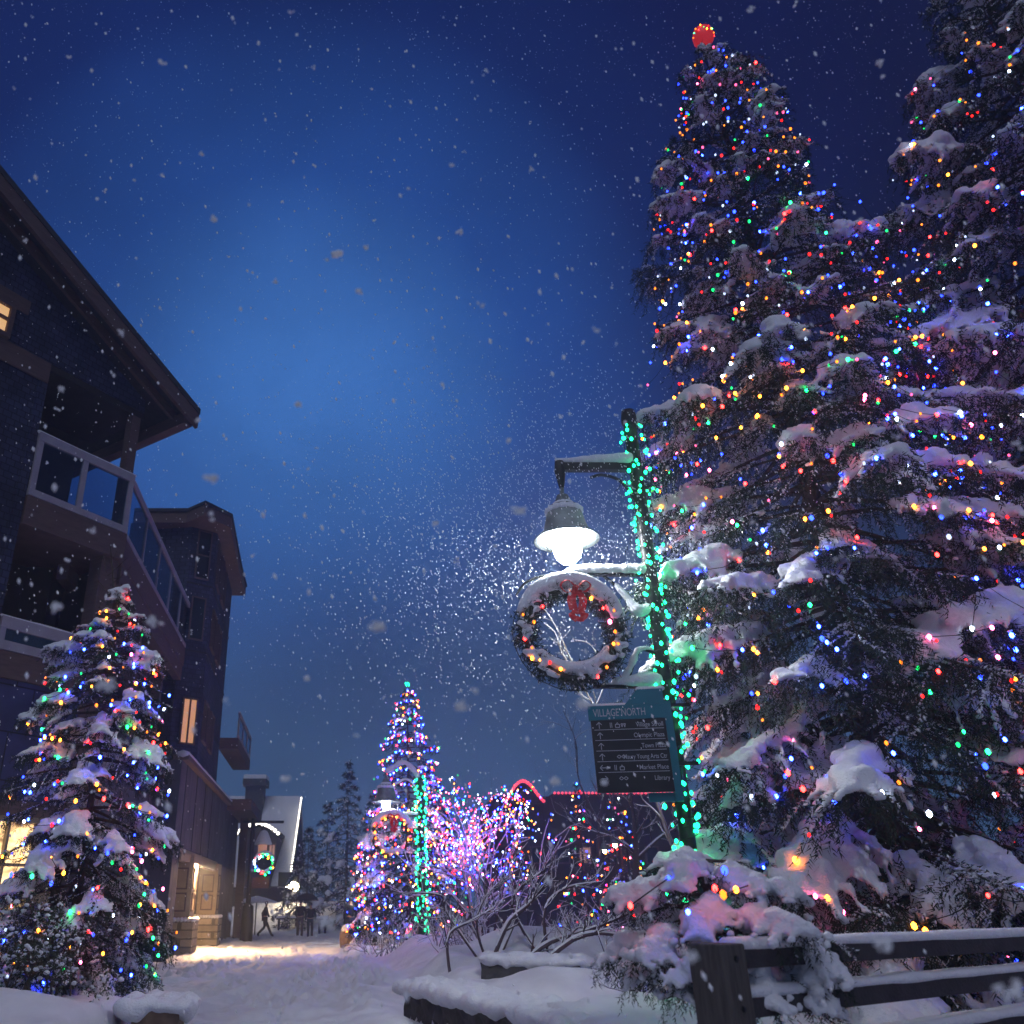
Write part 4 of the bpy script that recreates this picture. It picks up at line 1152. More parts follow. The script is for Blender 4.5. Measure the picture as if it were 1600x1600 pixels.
# dim snowy firs far behind
k = 0
for (u, vt, D_, rb, lab) in ((540, 1192, 58., 2.9, 'tallest dim snowy fir behind the strolling couple'), (478, 1290, 64., 2.4, 'small dim fir between the far house and the tallest fir'), (508, 1250, 70., 2.8, 'dim fir just left of the tallest one behind the couple'),
                           (582, 1235, 66., 3.0, 'dim fir half hidden behind the left side of the middle spruce'), (462, 1335, 58., 1.8, 'lowest dim fir close beside the far house'),
                           (700, 1262, 72., 3.0, 'dim fir rising behind the right side of the middle spruce')):
    p = at(u, 1440, D_); H_ = zat(vt, D_)
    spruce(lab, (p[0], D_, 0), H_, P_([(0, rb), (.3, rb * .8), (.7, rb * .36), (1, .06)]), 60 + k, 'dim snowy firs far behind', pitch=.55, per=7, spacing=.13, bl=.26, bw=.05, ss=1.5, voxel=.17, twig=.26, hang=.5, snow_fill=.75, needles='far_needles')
    k += 1
# young spruce leaning over the fence post
sp, tps = spruce('low young spruce under thick snow drooping over the fence post', (2.14, 6.25, .30), 1.62, P_([(0, .8), (.3, .8), (.55, .82), (.8, .66), (.92, .42), (1, .15)]), 77, 'lit spruces',
       pitch=.13, per=8, spacing=.012, bl=.036, bw=.007, ss=1.75, voxel=.016, twig=.05, snow_fill=.9, elev=(4, -12), zmin=.58, hang=.7)
pts = np.array([at(1045, 1372, 5.9), at(1117, 1388, 5.6), at(1130, 1398, 5.5), at(1092, 1345, 6.2), at(1150, 1390, 5.7), at(1132, 1360, 5.8), at(985, 1415, 5.9), at(1180, 1380, 5.9), at(1075, 1425, 5.5)])
t = thing('string_lights', 'few coloured bulbs glowing in the snow of the low young spruce by the post', 'string lights', (2.7, 6.5, .4))
wb = MB(); wb.tube(curve(pts[[6, 0, 3, 5, 1, 2, 4, 7]], 40), .004, 4, 0, False); wb.build('wire', M['wire'], t)
add_bulbs(t, pts, ['blue', 'red', 'amber', 'green', 'amber', 'blue', 'red', 'red', 'blue'], .017)
# red dome on the top of the huge spruce
tpz = .35 + 16.5
c = np.array([6.15, 11.0, tpz + .02])
t = thing('tree_topper', 'round red lit topper on the tip of the huge spruce', 'tree topper', c)
b = MB(); b.lathe([(.02, .34), (.10, .32), (.17, .24), (.20, .12), (.19, .0), (.14, -.10), (.03, -.14)], c, 16); b.build('dome', emis('topper_red', (1, .04, .06), .35, (.4, .02, .02)), t)
pts = np.array([c + np.array([.2 * math.cos(a), .2 * math.sin(a), z]) for a, z in zip(np.linspace(3.2, 6.0, 12), [.05, .12, .18, .1, .2, .12, .06, .16, .1, .14, .08, .05])])
add_bulbs(t, pts, ['amber', 'green', 'amber', 'red'] * 3, .012)


# ================================================================ bare trees and bushes
def grow(b, sb, p, d, L, r, depth, rg, nodes, up=.25, spread=.7, nkid=(2, 4), snow=1.0, wander=.16):
    n = 6
    P = [np.array(p, float)]; dd = norm(d)
    for _ in range(n - 1):
        dd = norm(dd + rg.normal(0, wander, 3) + np.array([0, 0, up * .12])); P.append(P[-1] + dd * L / (n - 1))
    P = np.array(P); R_ = np.linspace(r, r * .5, n)
    b.tube(P, R_, 6 if r > .02 else 4, 0, False)
    if sb is not None and abs(dd[2]) < .93 and r > .003:
        sb.tube(P + np.array([0, 0, 1]) * (R_ * .85 + .004 * snow)[:, None], R_ * .58 + .0062 * snow, 5, 0, True)
    nodes.extend(P[2:])
    if depth <= 0:
        return
    for _ in range(rg.integers(*nkid)):
        k = rg.integers(2, n); f = P[k]
        ax = norm(np.cross(dd, rg.normal(size=3)))
        nd = norm(dd + ax * rg.uniform(.5, 1.3) * spread + np.array([0, 0, up * .5]))
        grow(b, sb, f, nd, L * rg.uniform(.5, .8), R_[k] * rg.uniform(.5, .75), depth - 1, rg, nodes, up, spread, nkid, snow, wander)


rg = np.random.default_rng(17)
# lit shrub right of the middle lamp
bx = at(757, 1468, 25.5); bz = gz(bx[0], 25.5)
t = thing('bare_shrub', 'round leafless shrub tree glowing purple in coloured lights right of the arched lamp', 'shrub', (bx[0], 25.5, bz), 'leafless shrubs')
b = MB(); sb = MB(); nodes = []
for q in range(10):
    a = 2 * PI * q / 10 + rg.normal(0, .2); dv = np.array([.75 * math.cos(a), .6 * math.sin(a), rg.uniform(.9, 2.0)])
    grow(b, sb, (bx[0] + .08 * math.cos(a), 25.5 + .08 * math.sin(a), bz - .1), dv, rg.uniform(2.0, 2.5), .035, 4, rg, nodes, .25, .8, (2, 5), 1.6)
b.build('branches', M['twig'], t); sb.build('snow_load', M['snow'], t)
nodes = np.array(nodes); cz = bz + 2.2
nodes = nodes[(np.abs(nodes[:, 0] - bx[0]) < 1.7) & (nodes[:, 2] > bz + 1.0 + .5 * rg.random(len(nodes))) & (rg.random(len(nodes)) < np.clip((nodes[:, 2] - bz) / 4.5, .08, 1) ** 1.5) & (nodes[:, 2] < zat(1222, 25.5))]
sel = nodes[rg.choice(len(nodes), min(1000, len(nodes)), False)] + rg.normal(0, .03, (min(1000, len(nodes)), 3))
t2 = thing('string_lights', 'hundreds of coloured fairy lights in the round leafless shrub tree', 'string lights', (bx[0], 25.5, bz))
add_bulbs(t2, sel, pick_cols(len(sel), rg, [.14, .15, .33, .03, .18, .17]), .0165)


def px_stems(stems, D_):
    return [([at(u, v, D_ + dz) for u, v in pts], r) for pts, r, dz in stems]


def stem_bush(name, label, loc, stems, mats, rg, depth=2, snow=1.0, twl=.5, group=None, kid=9, cat='shrub'):
    t = thing(name, label, cat, loc, group)
    b = MB(); sb = MB(); nodes = []
    for P, r in stems:
        P = np.array(P, float); P[0, 2] -= .25 if P[0, 2] < 1.2 else 0
        C_ = curve(P, 14); R_ = np.linspace(r, r * .3, 14)
        b.tube(C_, R_, 8, 0, False)
        jit = rg.uniform(.8, 1.25, 14)
        sb.tube(C_ + np.array([0, 0, 1]) * (R_ * .95 + .006 * snow)[:, None], (R_ * .62 + .009 * snow) * jit, 8, 0, True)
        for _ in range(kid):
            k = rg.integers(3, 14); dd = norm(C_[min(k, 13)] - C_[k - 1])
            nd = norm(dd + norm(rg.normal(size=3)) * .9 + np.array([0, 0, .35]))
            grow(b, sb, C_[k], nd, twl * rg.uniform(.5, 1.1), R_[k] * .55, depth, rg, nodes, .25, .75, (2, 4), snow)
    b.build('branches', mats, t); sb.build('snow_load', M['snow'], t)
    return t, np.array(nodes)


st = px_stems([([(757, 1510), (790, 1450), (828, 1411), (860, 1370)], .055, 0), ([(768, 1500), (745, 1450), (760, 1400), (800, 1365)], .03, .4), ([(862, 1500), (850, 1430), (880, 1390), (940, 1378)], .035, -.3),
               ([(705, 1515), (700, 1465), (735, 1440), (770, 1420)], .03, -.5), ([(800, 1505), (850, 1478), (930, 1450), (1000, 1420)], .05, -.5), ([(760, 1495), (700, 1430), (690, 1400), (640, 1395)], .028, .8),
               ([(840, 1470), (800, 1410), (850, 1360), (880, 1340)], .035, .8), ([(820, 1505), (900, 1466), (965, 1462), (1010, 1490)], .045, -1.0), ([(768, 1500), (810, 1420), (790, 1370), (810, 1330)], .025, 1.0)], 17.6)
stem_bush('bare_shrub', 'low sprawling bare shrub with thick snow along its branches behind the stone bench', (*at(800, 1490, 17.6)[:2], .6), st, M['twig'], rg, 3, .6, .50, 'leafless shrubs', 17)
# thin purple brush round the arched lamp's foot
def thicket(label, x0, x1, y0, y1, n, hgt, sd, snow=.7, mat_=None):
    rg = np.random.default_rng(sd)
    t = thing('thicket', label, 'shrub', ((x0 + x1) / 2, (y0 + y1) / 2, gz((x0 + x1) / 2, (y0 + y1) / 2)), 'leafless shrubs')
    b = MB(); sb = MB(); nodes = []
    for _ in range(n):
        x, y = rg.uniform(x0, x1), rg.uniform(y0, y1)
        grow(b, sb, (x, y, gz(x, y) - .05), (rg.normal(0, .5), rg.normal(0, .4), 1), hgt * rg.uniform(.5, 1), .012, 2, rg, nodes, .1, .9, (2, 4), snow)
    b.build('branches', mat_ or M['twig'], t); sb.build('snow_load', M['snow'], t)


thicket('brushy dark thicket left of the arched lamp foot', at(572, 1470, 27)[0], at(640, 1470, 27)[0], 26.5, 29, 40, .8, 91)
thicket('brushy thicket with snow right of the arched lamp foot', at(670, 1480, 24)[0], at(745, 1480, 24)[0], 22.5, 24.5, 46, .85, 92)
thicket('dark brush behind the sprawling shrub below the far lit trees', at(840, 1440, 23)[0], at(1000, 1440, 23)[0], 21.5, 25, 60, 1.0, 93, .9)
thicket('dark brush against the lower boughs of the huge spruce', at(930, 1460, 14)[0], at(1050, 1460, 14)[0], 12.5, 14, 40, .6, 94, .9)
# birch sapling behind the wreath
st = px_stems([([(1066, 1352), (1046, 1310), (1030, 1262), (1012, 1215)], .040, 0), ([(1012, 1215), (985, 1160), (935, 1112), (905, 1060)], .028, 0), ([(905, 1060), (885, 1015), (866, 975), (822, 912)], .016, .1),
               ([(905, 1060), (878, 1020), (868, 990), (852, 975)], .012, -.1), ([(930, 1105), (945, 1060), (925, 1010), (898, 1000)], .010, .1), ([(1030, 1262), (1046, 1240), (1040, 1215), (1050, 1180)], .014, .1)], 12.6)
stem_bush('birch_sapling', 'pale leaning birch sapling seen through the large wreath and below the sign', (*at(1066, 1352, 12.6)[:2], .5), st, M['pale_bark'], rg, 1, .35, .35, None, 7, 'tree')
# bare dark tree among the far lights
st = px_stems([([(992, 1400), (994, 1330), (990, 1280), (985, 1235)], .16, 0), ([(992, 1330), (960, 1310), (930, 1300), (900, 1290)], .06, 0), ([(993, 1345), (1030, 1310), (1060, 1290), (1070, 1260)], .07, 0)], 40.)
stem_bush('bare_tree', 'dark bare tree trunk among the far lights below the village sign', (*at(992, 1400, 40)[:2], 0), st, M['bark'], rg, 2, .5, 1.3, None, 6, 'tree')
st = px_stems([([(940, 1420), (935, 1300), (950, 1200), (945, 1110)], .12, 0), ([(938, 1290), (905, 1220), (900, 1160), (880, 1110)], .06, 0), ([(945, 1240), (985, 1180), (975, 1120), (990, 1090)], .06, 0)], 52.)
stem_bush('bare_tree', 'tall faint bare tree rising behind the left edge of the village sign', (*at(940, 1420, 52)[:2], 0), st, M['twig'], rg, 3, .6, 2.2, None, 9, 'tree')


def leafy(label, loc, rx, ry, h, n, sd):
    rg = np.random.default_rng(sd)
    t = thing('leafy_bush', label, 'bush', loc)
    b = MB(); sb = MB(); nodes = []; base = np.array(loc)
    for _ in range(26):
        p = base + [rg.uniform(-.5, .5) * rx, rg.uniform(-.5, .5) * ry, 0]
        grow(b, None, p, (rg.normal(0, .5), rg.normal(0, .5), 1), h * rg.uniform(.5, .75), .012, 3, rg, nodes, .15, .8, (2, 4))
    b.build('branches', M['bark'], t)
    nd = np.array(nodes); nd = nd[rg.choice(len(nd), n)] + rg.normal(0, .035, (n, 3))
    l = MB(); d = norm(rg.normal(size=(n, 3))); s_ = norm(np.cross(d, rg.normal(size=(n, 3)))); L_ = rg.uniform(.025, .05, n)[:, None]
    V = np.stack([nd, nd + d * L_ * .5 + s_ * L_ * .3, nd + d * L_, nd + d * L_ * .5 - s_ * L_ * .3], 1)
    l.add(V, np.arange(n * 4).reshape(-1, 4)); l.build('foliage', M['leaf'], t)
    q = nd[rg.choice(n, n // 13)]; sb.blobs(q + [0, 0, .02], rg.uniform(.014, .036, (len(q), 1)) * np.array([[1.2, 1.2, .8]]), 1); soften(sb.build('snow_load', M['snow'], t), .012, 1)


bxx = at(45, 1520, 11.2)
leafy('small-leaved snow-dusted bush at the foot of the spruce before the lodge', (bxx[0], 11.2, .62), 1.0, .8, .85, 6500, 55)
# ================================================================ stone, wood, planters
def rocky_wall(name, label, cat, p0, p1, thick, z0, z1, m, seed, snow=True, group=None):
    p0 = np.array(p0, float); p1 = np.array(p1, float); e = norm(p1 - p0); L_ = np.linalg.norm(p1 - p0); nn_ = np.array([-e[1], e[0]])
    t = thing(name, label, cat, (*p0, z0), group)
    rg = np.random.default_rng(seed); b = MB()
    na, nz_ = int(L_ / .12) + 2, int((z1 - z0) / .1) + 2
    A = np.linspace(0, L_, na)
    prof = [(0, z0)] + [(0, z) for z in np.linspace(z0, z1 - .03, nz_)[1:]] + [(.03, z1)] + [(thick - .03, z1), (thick, z1 - .03), (thick, z0)]
    G = []
    for a in A:
        for (w, z) in prof:
            j = .022 * rg.normal() if w in (0,) else .01 * rg.normal()
            G.append([p0[0] + e[0] * a + nn_[0] * (w + j), p0[1] + e[1] * a + nn_[1] * (w + j), z + .01 * rg.normal()])
    m_ = len(prof); i_ = np.arange(na - 1)[:, None] * m_; j_ = np.arange(m_ - 1)[None]
    b.add(G, np.stack([i_ + j_, i_ + j_ + 1, i_ + m_ + j_ + 1, i_ + m_ + j_], -1).reshape(-1, 4))
    for off, rev in ((0, 1), ((na - 1) * m_, -1)):
        b.Fc.append(((np.arange(m_)[::rev])[None] + off, 0, False))
    w_ = b.build('stone', m, t, True)
    if snow:
        s = MB(); na2 = int(L_ / .055); C_ = []; R_ = []
        for a in np.linspace(.02, L_ - .02, na2):
            for w in np.linspace(.06, thick - .05, 4):
                a_ = a + rg.normal(0, .05); w_2 = w + rg.normal(0, .03)
                C_.append([p0[0] + e[0] * a_ + nn_[0] * w_2, p0[1] + e[1] * a_ + nn_[1] * w_2, z1 + rg.uniform(-.02, .04)]); h_ = rg.uniform(.06, .15)
                R_.append([rg.uniform(.11, .17), rg.uniform(.11, .17), h_])
        s.blobs(C_, R_, 1); soften(s.build('snow_cap', M['snow'], t), .032, 16, .05, .25)
    return t


rocky_wall('stone_bench', 'long low dark stone bench wall with thick snow on top beside the street', 'bench wall', (1.80, 9.75), (.22, 14.3), -.5, -.05, .50, M['dark_stone'], 1)
q0, q1 = at(752, 1535, 15.6), at(908, 1540, 14.6)
rocky_wall('stone_ledge', 'short dark stone ledge half buried under a rounded snow mound', 'stone ledge', q0[:2], q1[:2], .45, .2, .76, M['dark_stone'], 2)
rocky_wall('planter', 'brown stone planter corner below the spruce before the lodge', 'planter', (-2.72, 10.3), (-2.86, 11.25), -.5, -.05, .57, M['planter'], 3)

# ---------------------------------------------------------------- fence in the foreground
f0 = np.array([1.87, 5.42]); fd = np.array([.825, .565]); fd /= np.linalg.norm(fd); fn = np.array([fd[1], -fd[0]])
FE = Frame(f0, fd, fn)
fe = thing('fence', 'dark snow-capped timber rail fence in front of the huge spruce', 'fence', (*f0, .3))
b = MB()
FE.box(b, -.10, .11, -.12, .12, .2, 1.395); po = b.build('post', M['wood'], fe)
bv = po.modifiers.new('soft', 'BEVEL'); bv.width = .012; bv.segments = 2
for z in (1.32, 1.075):
    b = MB(); c_ = FE.p(.005, .12, z); b.tube([c_ - FE.n * .002, c_ + FE.n * .012], [.016, .013], 8); b.build('bolt', M['dark_metal'], po)
b = MB(); FE.box(b, 4.4, 4.72, -.16, .16, .2, 1.40); b.build('post', M['wood'], fe)
for z0, z1 in ((1.265, 1.375), (1.02, 1.13), (.74, .85)):
    b = MB(); FE.box(b, .112, 4.398, -.07, .07, z0, z1); FE.box(b, 4.722, 8.6, -.07, .07, z0, z1); r = b.build('rail', M['rail_wood'], fe)
    s = MB(); aa = np.concatenate([np.arange(.16, 4.36, .045), np.arange(4.76, 8.6, .05)])
    C_ = [FE.p(a, w, z1 + .012) for a in aa for w in (-.045, 0, .045)]
    R_ = np.array([[.05, .05, .042 + .018 * vnoise(a, 3.3 * z0, .4, 11)] for a in aa for w in (-.045, 0, .045)])
    s.blobs(C_, R_, 1); soften(s.build('snow_cap', M['snow'], r), .016, 4)

# ---------------------------------------------------------------- people, umbrella, small far things
def skin(name, pts, edges, rad, m, parent, root=0):
    L_ = np.array(parent.location)
    me = bpy.data.meshes.new(name); me.from_pydata([tuple(np.array(p) - L_) for p in pts], edges, []); me.materials.append(m)
    o = bpy.data.objects.new(name, me); COL.objects.link(o); o.parent = parent
    sk = o.modifiers.new('skin', 'SKIN'); sk.use_smooth_shade = True
    if not me.skin_vertices:
        me.attributes  # layer is created with the modifier below
    return o, me, rad, root


def body(name, P, E, R_, m, parent, root=0):
    """one continuous surface grown round a jointed skeleton"""
    import bmesh
    L_ = np.array(parent.location)
    bm = bmesh.new(); lay = bm.verts.layers.skin.verify()
    vs = []
    for k, p in enumerate(P):
        v = bm.verts.new(tuple(np.array(p, float) - L_)); r = R_[k]
        v[lay].radius = r if isinstance(r, tuple) else (r, r); v[lay].use_root = (k == root); vs.append(v)
    for a, c in E:
        bm.edges.new((vs[a], vs[c]))
    me = bpy.data.meshes.new(name); bm.to_mesh(me); bm.free(); me.materials.append(m)
    o = bpy.data.objects.new(name, me); COL.objects.link(o); o.parent = parent
    s = o.modifiers.new('skin', 'SKIN'); s.use_smooth_shade = True
    d = o.modifiers.new('sub', 'SUBSURF'); d.levels = 2; d.render_levels = 2
    return o


def person(label, x, y, h, legs, arms, jacket, trousers, hat=None, yaw=0., lean=0., group='people walking in the far plaza'):
    """legs/arms: joint offsets in metres for a 1.75 m figure, in the figure's own frame (x sideways, y forward)"""
    z0 = gz(x, y); k = h / 1.75
    t = thing('person', label, 'person', (x, y, z0), group)
    cy, sy = math.cos(yaw), math.sin(yaw)
    W_ = lambda p: np.array([x + k * (p[0] * cy - p[1] * sy), y + k * (p[0] * sy + p[1] * cy), z0 + k * p[2]])
    (kl, al, fl), (kr, ar_, fr_) = legs; (el, hl), (er, hr) = arms
    pts = [(0, 0, .95), (0, lean * .4, 1.18), (0, lean, 1.40), (0, lean, 1.50), (0, lean + .02, 1.58), (0, lean + .03, 1.70),
           (-.10, 0, .90), kl, al, fl, (.10, 0, .90), kr, ar_, fr_, (-.20, lean, 1.40), el, hl, (.20, lean, 1.40), er, hr]
    E = [(0, 1), (1, 2), (2, 3), (3, 4), (4, 5), (0, 6), (6, 7), (7, 8), (8, 9), (0, 10), (10, 11), (11, 12), (12, 13), (2, 14), (14, 15), (15, 16), (2, 17), (17, 18), (18, 19)]
    R_ = [(.14, .10), (.14, .10), (.15, .10), .055, (.085, .095), (.075, .085), .085, .058, .042, .04, .085, .058, .042, .04, .06, .045, .036, .06, .045, .036]
    R_ = [tuple(q * k for q in r) if isinstance(r, tuple) else r * k for r in R_]
    body('body', [W_(p) for p in pts], E, R_, M['skin'], t)
    # jacket and trousers follow the body, a little larger
    jp = [pts[q] for q in (0, 1, 2, 14, 15, 16, 17, 18, 19)] + [(0, lean, 1.49)]
    body('jacket', [W_(p) for p in jp], [(0, 1), (1, 2), (2, 3), (3, 4), (4, 5), (2, 6), (6, 7), (7, 8), (2, 9)],
         [(.195 * k, .145 * k), (.18 * k, .135 * k), (.185 * k, .13 * k), .085 * k, .068 * k, .055 * k, .085 * k, .068 * k, .055 * k, .085 * k], jacket, t)
    tp = [pts[q] for q in (0, 6, 7, 8, 9, 10, 11, 12, 13)]
    body('trousers', [W_(p) for p in tp], [(0, 1), (1, 2), (2, 3), (3, 4), (0, 5), (5, 6), (6, 7), (7, 8)], [(.15 * k, .12 * k), .105 * k, .078 * k, .065 * k, .055 * k, .105 * k, .078 * k, .065 * k, .055 * k], trousers, t)
    b = MB(); hc = W_((0, lean + .01, 1.695)); b.blobs([hc], [[.098 * k, .108 * k, .085 * k]], 2); b.build('hat', hat or M['cloth_dark'], t)
    f = MB(); fwd = np.array([-sy, cy, 0]); rt = np.array([cy, sy, 0]); fc = W_((0, lean + .03, 1.62))
    for sx in (-1, 1):
        f.blobs([fc + fwd * .088 * k + rt * sx * .032 * k + [0, 0, .012]], [[.011, .011, .009]], 1)
    f.blobs([fc + fwd * .10 * k - [0, 0, .02]], [[.014, .018, .018]], 1)
    f.build('face', M['skin'], t)
    return t, W_


DP = 50.
stand = lambda w: [((-w, .01, .50), (-w, 0, .10), (-w, .12, .03)), ((w, .01, .50), (w, 0, .10), (w, .12, .03))]
hang_ = [((-.27, -.02, 1.14), (-.26, .06, .90)), ((.27, -.02, 1.14), (.26, .06, .90))]
xw = atz(423, 1461, 0)
person('dark-clothed person striding alone across the far plaza beside the lamp', xw[0], 50, 1.72, [((-.08, .22, .52), (-.10, .42, .12), (-.10, .54, .06)), ((.09, .02, .50), (.10, -.34, .16), (.10, -.26, .06))],
       [((-.26, -.12, 1.15), (-.22, -.06, .92)), ((.26, .12, 1.16), (.20, .24, .98))], M['cloth_dark'], M['cloth_dark'], None, math.radians(-78), .05)
xa = at(468, 1464, 49)[0]
pA, WA = person('person in black coat and pale trousers holding a dark umbrella, left of the couple', xa, 49, 1.80, stand(.11), [((-.27, .03, 1.12), (-.20, .16, .95)), ((.27, .10, 1.16), (.14, .26, 1.30))], M['cloth_dark'], M['cloth_grey'], None, math.radians(-12))
xb_ = at(484, 1464, 49.3)[0]
person('person in dark jacket and jeans beside the umbrella holder, right of the couple', xb_, 49.3, 1.70, stand(.10), hang_, M['cloth_dark'], M['denim'], M['cloth_grey'], math.radians(8))
hd = WA((.14, .26, 1.30))
t = thing('umbrella', 'open dark umbrella held over the couple in the far plaza', 'umbrella', hd)
b = MB(); b.tube([hd - [0, 0, .12], hd + [.05, 0, .4], hd + [.1, 0, .78]], .014, 6); b.build('handle', M['dark_metal'], t)
b = MB(); uc = hd + [.1, 0, .45]; b.lathe([(.01, .36), (.2, .33), (.42, .24), (.58, .09), (.62, .0), (.57, .08), (.41, .22), (.01, .34)], uc, 12); b.build('canopy', M['cloth_dark'], t)
xd = at(547, 1455, 40)[0]
person('dark figure in a long coat at the left foot of the middle spruce', xd, 40, 1.72, stand(.10), hang_, M['cloth_dark'], M['cloth_dark'], None, math.radians(30))
# snow-covered barrel planter near the figure
bp_ = at(549, 1470, 36); gzb = gz(bp_[0], 36) - .05
t = thing('barrel_planter', 'round stone planter topped with snow at the bend of the street', 'planter', (bp_[0], 36, gzb))
b = MB(); b.lathe([(.01, .0), (.40, .0), (.46, .3), (.44, .62), (.34, .64), (.01, .6)], (bp_[0], 36, gzb), 14); b.build('tub', M['planter'], t)
s = MB(); s.blobs([(bp_[0], 36, gzb + .66), (bp_[0] - .15, 35.9, gzb + .68), (bp_[0] + .18, 36, gzb + .64)], [[.42, .42, .2], [.25, .25, .22], [.25, .25, .2]], 2); soften(s.build('snow_cap', M['snow'], t), .05, 4)
# parasol, table and benches in the plaza
pq = at(401, 1407, 53)
t = thing('parasol', 'snow-covered open parasol in the plaza behind the striding person', 'parasol', (pq[0], 53, 0))
b = MB(); b.tube([(pq[0], 53, 0), (pq[0], 53, 1), (pq[0], 53, pq[2])], .04, 6); b.build('pole', M['dark_metal'], t)
b = MB(); b.lathe([(.02, .25), (.6, .12), (1.15, -.05), (1.18, -.12), (.02, .1)], pq, 10); cp_ = b.build('canopy', M['snow'], t)
for (u0, u1, D_, lab) in ((432, 470, 57, 'snow-topped plaza bench left of the couple'), (495, 512, 55, 'snow-topped plaza bench right of the couple')):
    a, c = at(u0, 1428, D_)[0], at(u1, 1428, D_)[0]
    t = thing('bench', lab, 'bench', ((a + c) / 2, D_, 0), 'plaza benches')
    b = MB(); b.box((a, D_, .72), (c, D_ + .7, .8)); b.build('seat', M['rail_wood'], t)
    for x in (a + .1, c - .2):
        b = MB(); b.box((x, D_ + .1, 0), (x + .1, D_ + .6, .717)); b.build('leg', M['rail_wood'], t)
    b = MB(); b.box((a, D_ + .02, .803), (c, D_ + .68, .93)); b.build('snow_cap', M['snow'], t)
HAZE = .0042
# ================================================================ falling snow
rg = np.random.default_rng(99)
fs = MB()
oc = np.array([[1, 0, 0], [-1, 0, 0], [0, 1, 0], [0, -1, 0], [0, 0, 1], [0, 0, -1]], float)
of = np.array([[0, 2, 4], [2, 1, 4], [1, 3, 4], [3, 0, 4], [2, 0, 5], [1, 2, 5], [3, 1, 5], [0, 3, 5]])


def flakes(Pn, r):
    n = len(Pn)
    ax = norm(np.array([.25, .0, -1.]) + rg.normal(0, .12, (n, 3))); s1 = norm(np.cross(ax, rg.normal(size=(n, 3)))); s2 = np.cross(ax, s1)
    V = Pn[:, None] + r[:, None, None] * (oc[None, :, 0, None] * s1[:, None] + oc[None, :, 1, None] * s2[:, None] + 1.9 * oc[None, :, 2, None] * ax[:, None])
    fs.add(V, (of[None] + (np.arange(n) * 6)[:, None, None]).reshape(-1, 3))


N = 19000
Y = 2.2 + 30 * rg.random(N) ** .8
Pn = np.stack([rg.uniform(-.65, .95, N) * Y * 1.15, Y, .2 + rg.random(N) * (1.8 + 1.75 * Y)], -1)
flakes(Pn, rg.uniform(.004, .0098, N))
N = 7500   # thick flurry in the street lamp's light
Pn = np.array([2.2, 10, 5.85]) + rg.normal(0, 1, (N, 3)) * [1.6, 1.0, 1.1]
Pn = Pn[np.linalg.norm(Pn - np.array([2.3, 10, 5.7]), axis=1) > .62]; N = len(Pn)
flakes(Pn, rg.uniform(.004, .0088, N))
big = [(525, 397, 2.3, .018), (572, 388, 2.4, .010), (334, 748, 1.7, .013), (1475, 795, 1.6, .018), (590, 978, 1.7, .013), (812, 797, 2.0, .012), (190, 520, 2.4, .010), (88, 948, 1.9, .013), (238, 972, 2.1, .013), (166, 1070, 1.8, .014),
       (720, 1103, 1.9, .012), (334, 343, 2.0, .010), (720, 362, 2.3, .010), (465, 632, 2.2, .010), (1255, 522, 1.8, .013), (560, 455, 2.0, .009), (430, 440, 2.6, .008), (680, 818, 2.5, .009), (480, 1060, 2.4, .009), (910, 1100, 1.8, .013),
       (145, 830, 2.4, .009), (96, 608, 2.6, .009), (1380, 1475, 1.7, .012), (1580, 1550, 1.5, .014), (1215, 1185, 2.3, .008), (868, 1222, 2.2, .010), (445, 1218, 2.2, .010), (510, 1440, 1.9, .013), (550, 1505, 2.2, .010), (945, 1222, 2.4, .009),
       (1080, 1495, 1.6, .010), (1100, 1300, 2.3, .007), (1172, 15, 2.0, .010), (1376, 98, 2.0, .010), (1378, 120, 2.2, .008), (40, 375, 2.6, .009), (315, 240, 2.6, .008), (830, 265, 2.6, .009), (795, 688, 2.4, .009), (1425, 480, 2.0, .009)]
C_, R_ = [], []
for (u, v, D_, r) in big:
    p = at(u, v, D_)
    for _ in range(18):
        C_.append(p + rg.normal(0, .45, 3) * r * [1.2, 1, .9]); R_.append(rg.uniform(.6, 1.3, 3) * r * rg.uniform(.25, .5))
for _ in range(230):
    p = at(rg.uniform(-300, 1900), rg.uniform(-100, 1650), rg.uniform(1.8, 5.0)); r = rg.uniform(.005, .0105)
    for _ in range(3):
        C_.append(p + rg.normal(0, .6, 3) * r); R_.append(np.array([1, 1, .8]) * r * rg.uniform(.4, .8))
fs.blobs(np.array(C_), np.array(R_), 1, 0, .16, rg)
fo = fs.build('falling_snow', M['flake']); fo['kind'] = 'stuff'

# ================================================================ sky, light, air, camera
w = bpy.data.worlds.new('World'); scene.world = w; w.use_nodes = True
nt = w.node_tree; bg = nt.nodes['Background']
tc = nt.nodes.new('ShaderNodeTexCoord')
GL = norm(np.array(ray(480, 640)))
dot = nt.nodes.new('ShaderNodeVectorMath'); dot.operation = 'DOT_PRODUCT'; dot.inputs[1].default_value = tuple(GL)
nt.links.new(tc.outputs['Generated'], dot.inputs[0])
r1 = nt.nodes.new('ShaderNodeValToRGB'); e = r1.color_ramp.elements
e[0].position = .45; e[0].color = (.0022, .0045, .035, 1); e[1].position = 1.0; e[1].color = (.046, .165, .50, 1)
for pos, c in ((.78, (.0018, .004, .045, 1)), (.85, (.0022, .0065, .066, 1)), (.91, (.004, .017, .115, 1)), (.965, (.016, .070, .30, 1))):
    q = e.new(pos); q.color = c
nt.links.new(dot.outputs['Value'], r1.inputs[0])
sep = nt.nodes.new('ShaderNodeSeparateXYZ'); nt.links.new(tc.outputs['Generated'], sep.inputs[0])
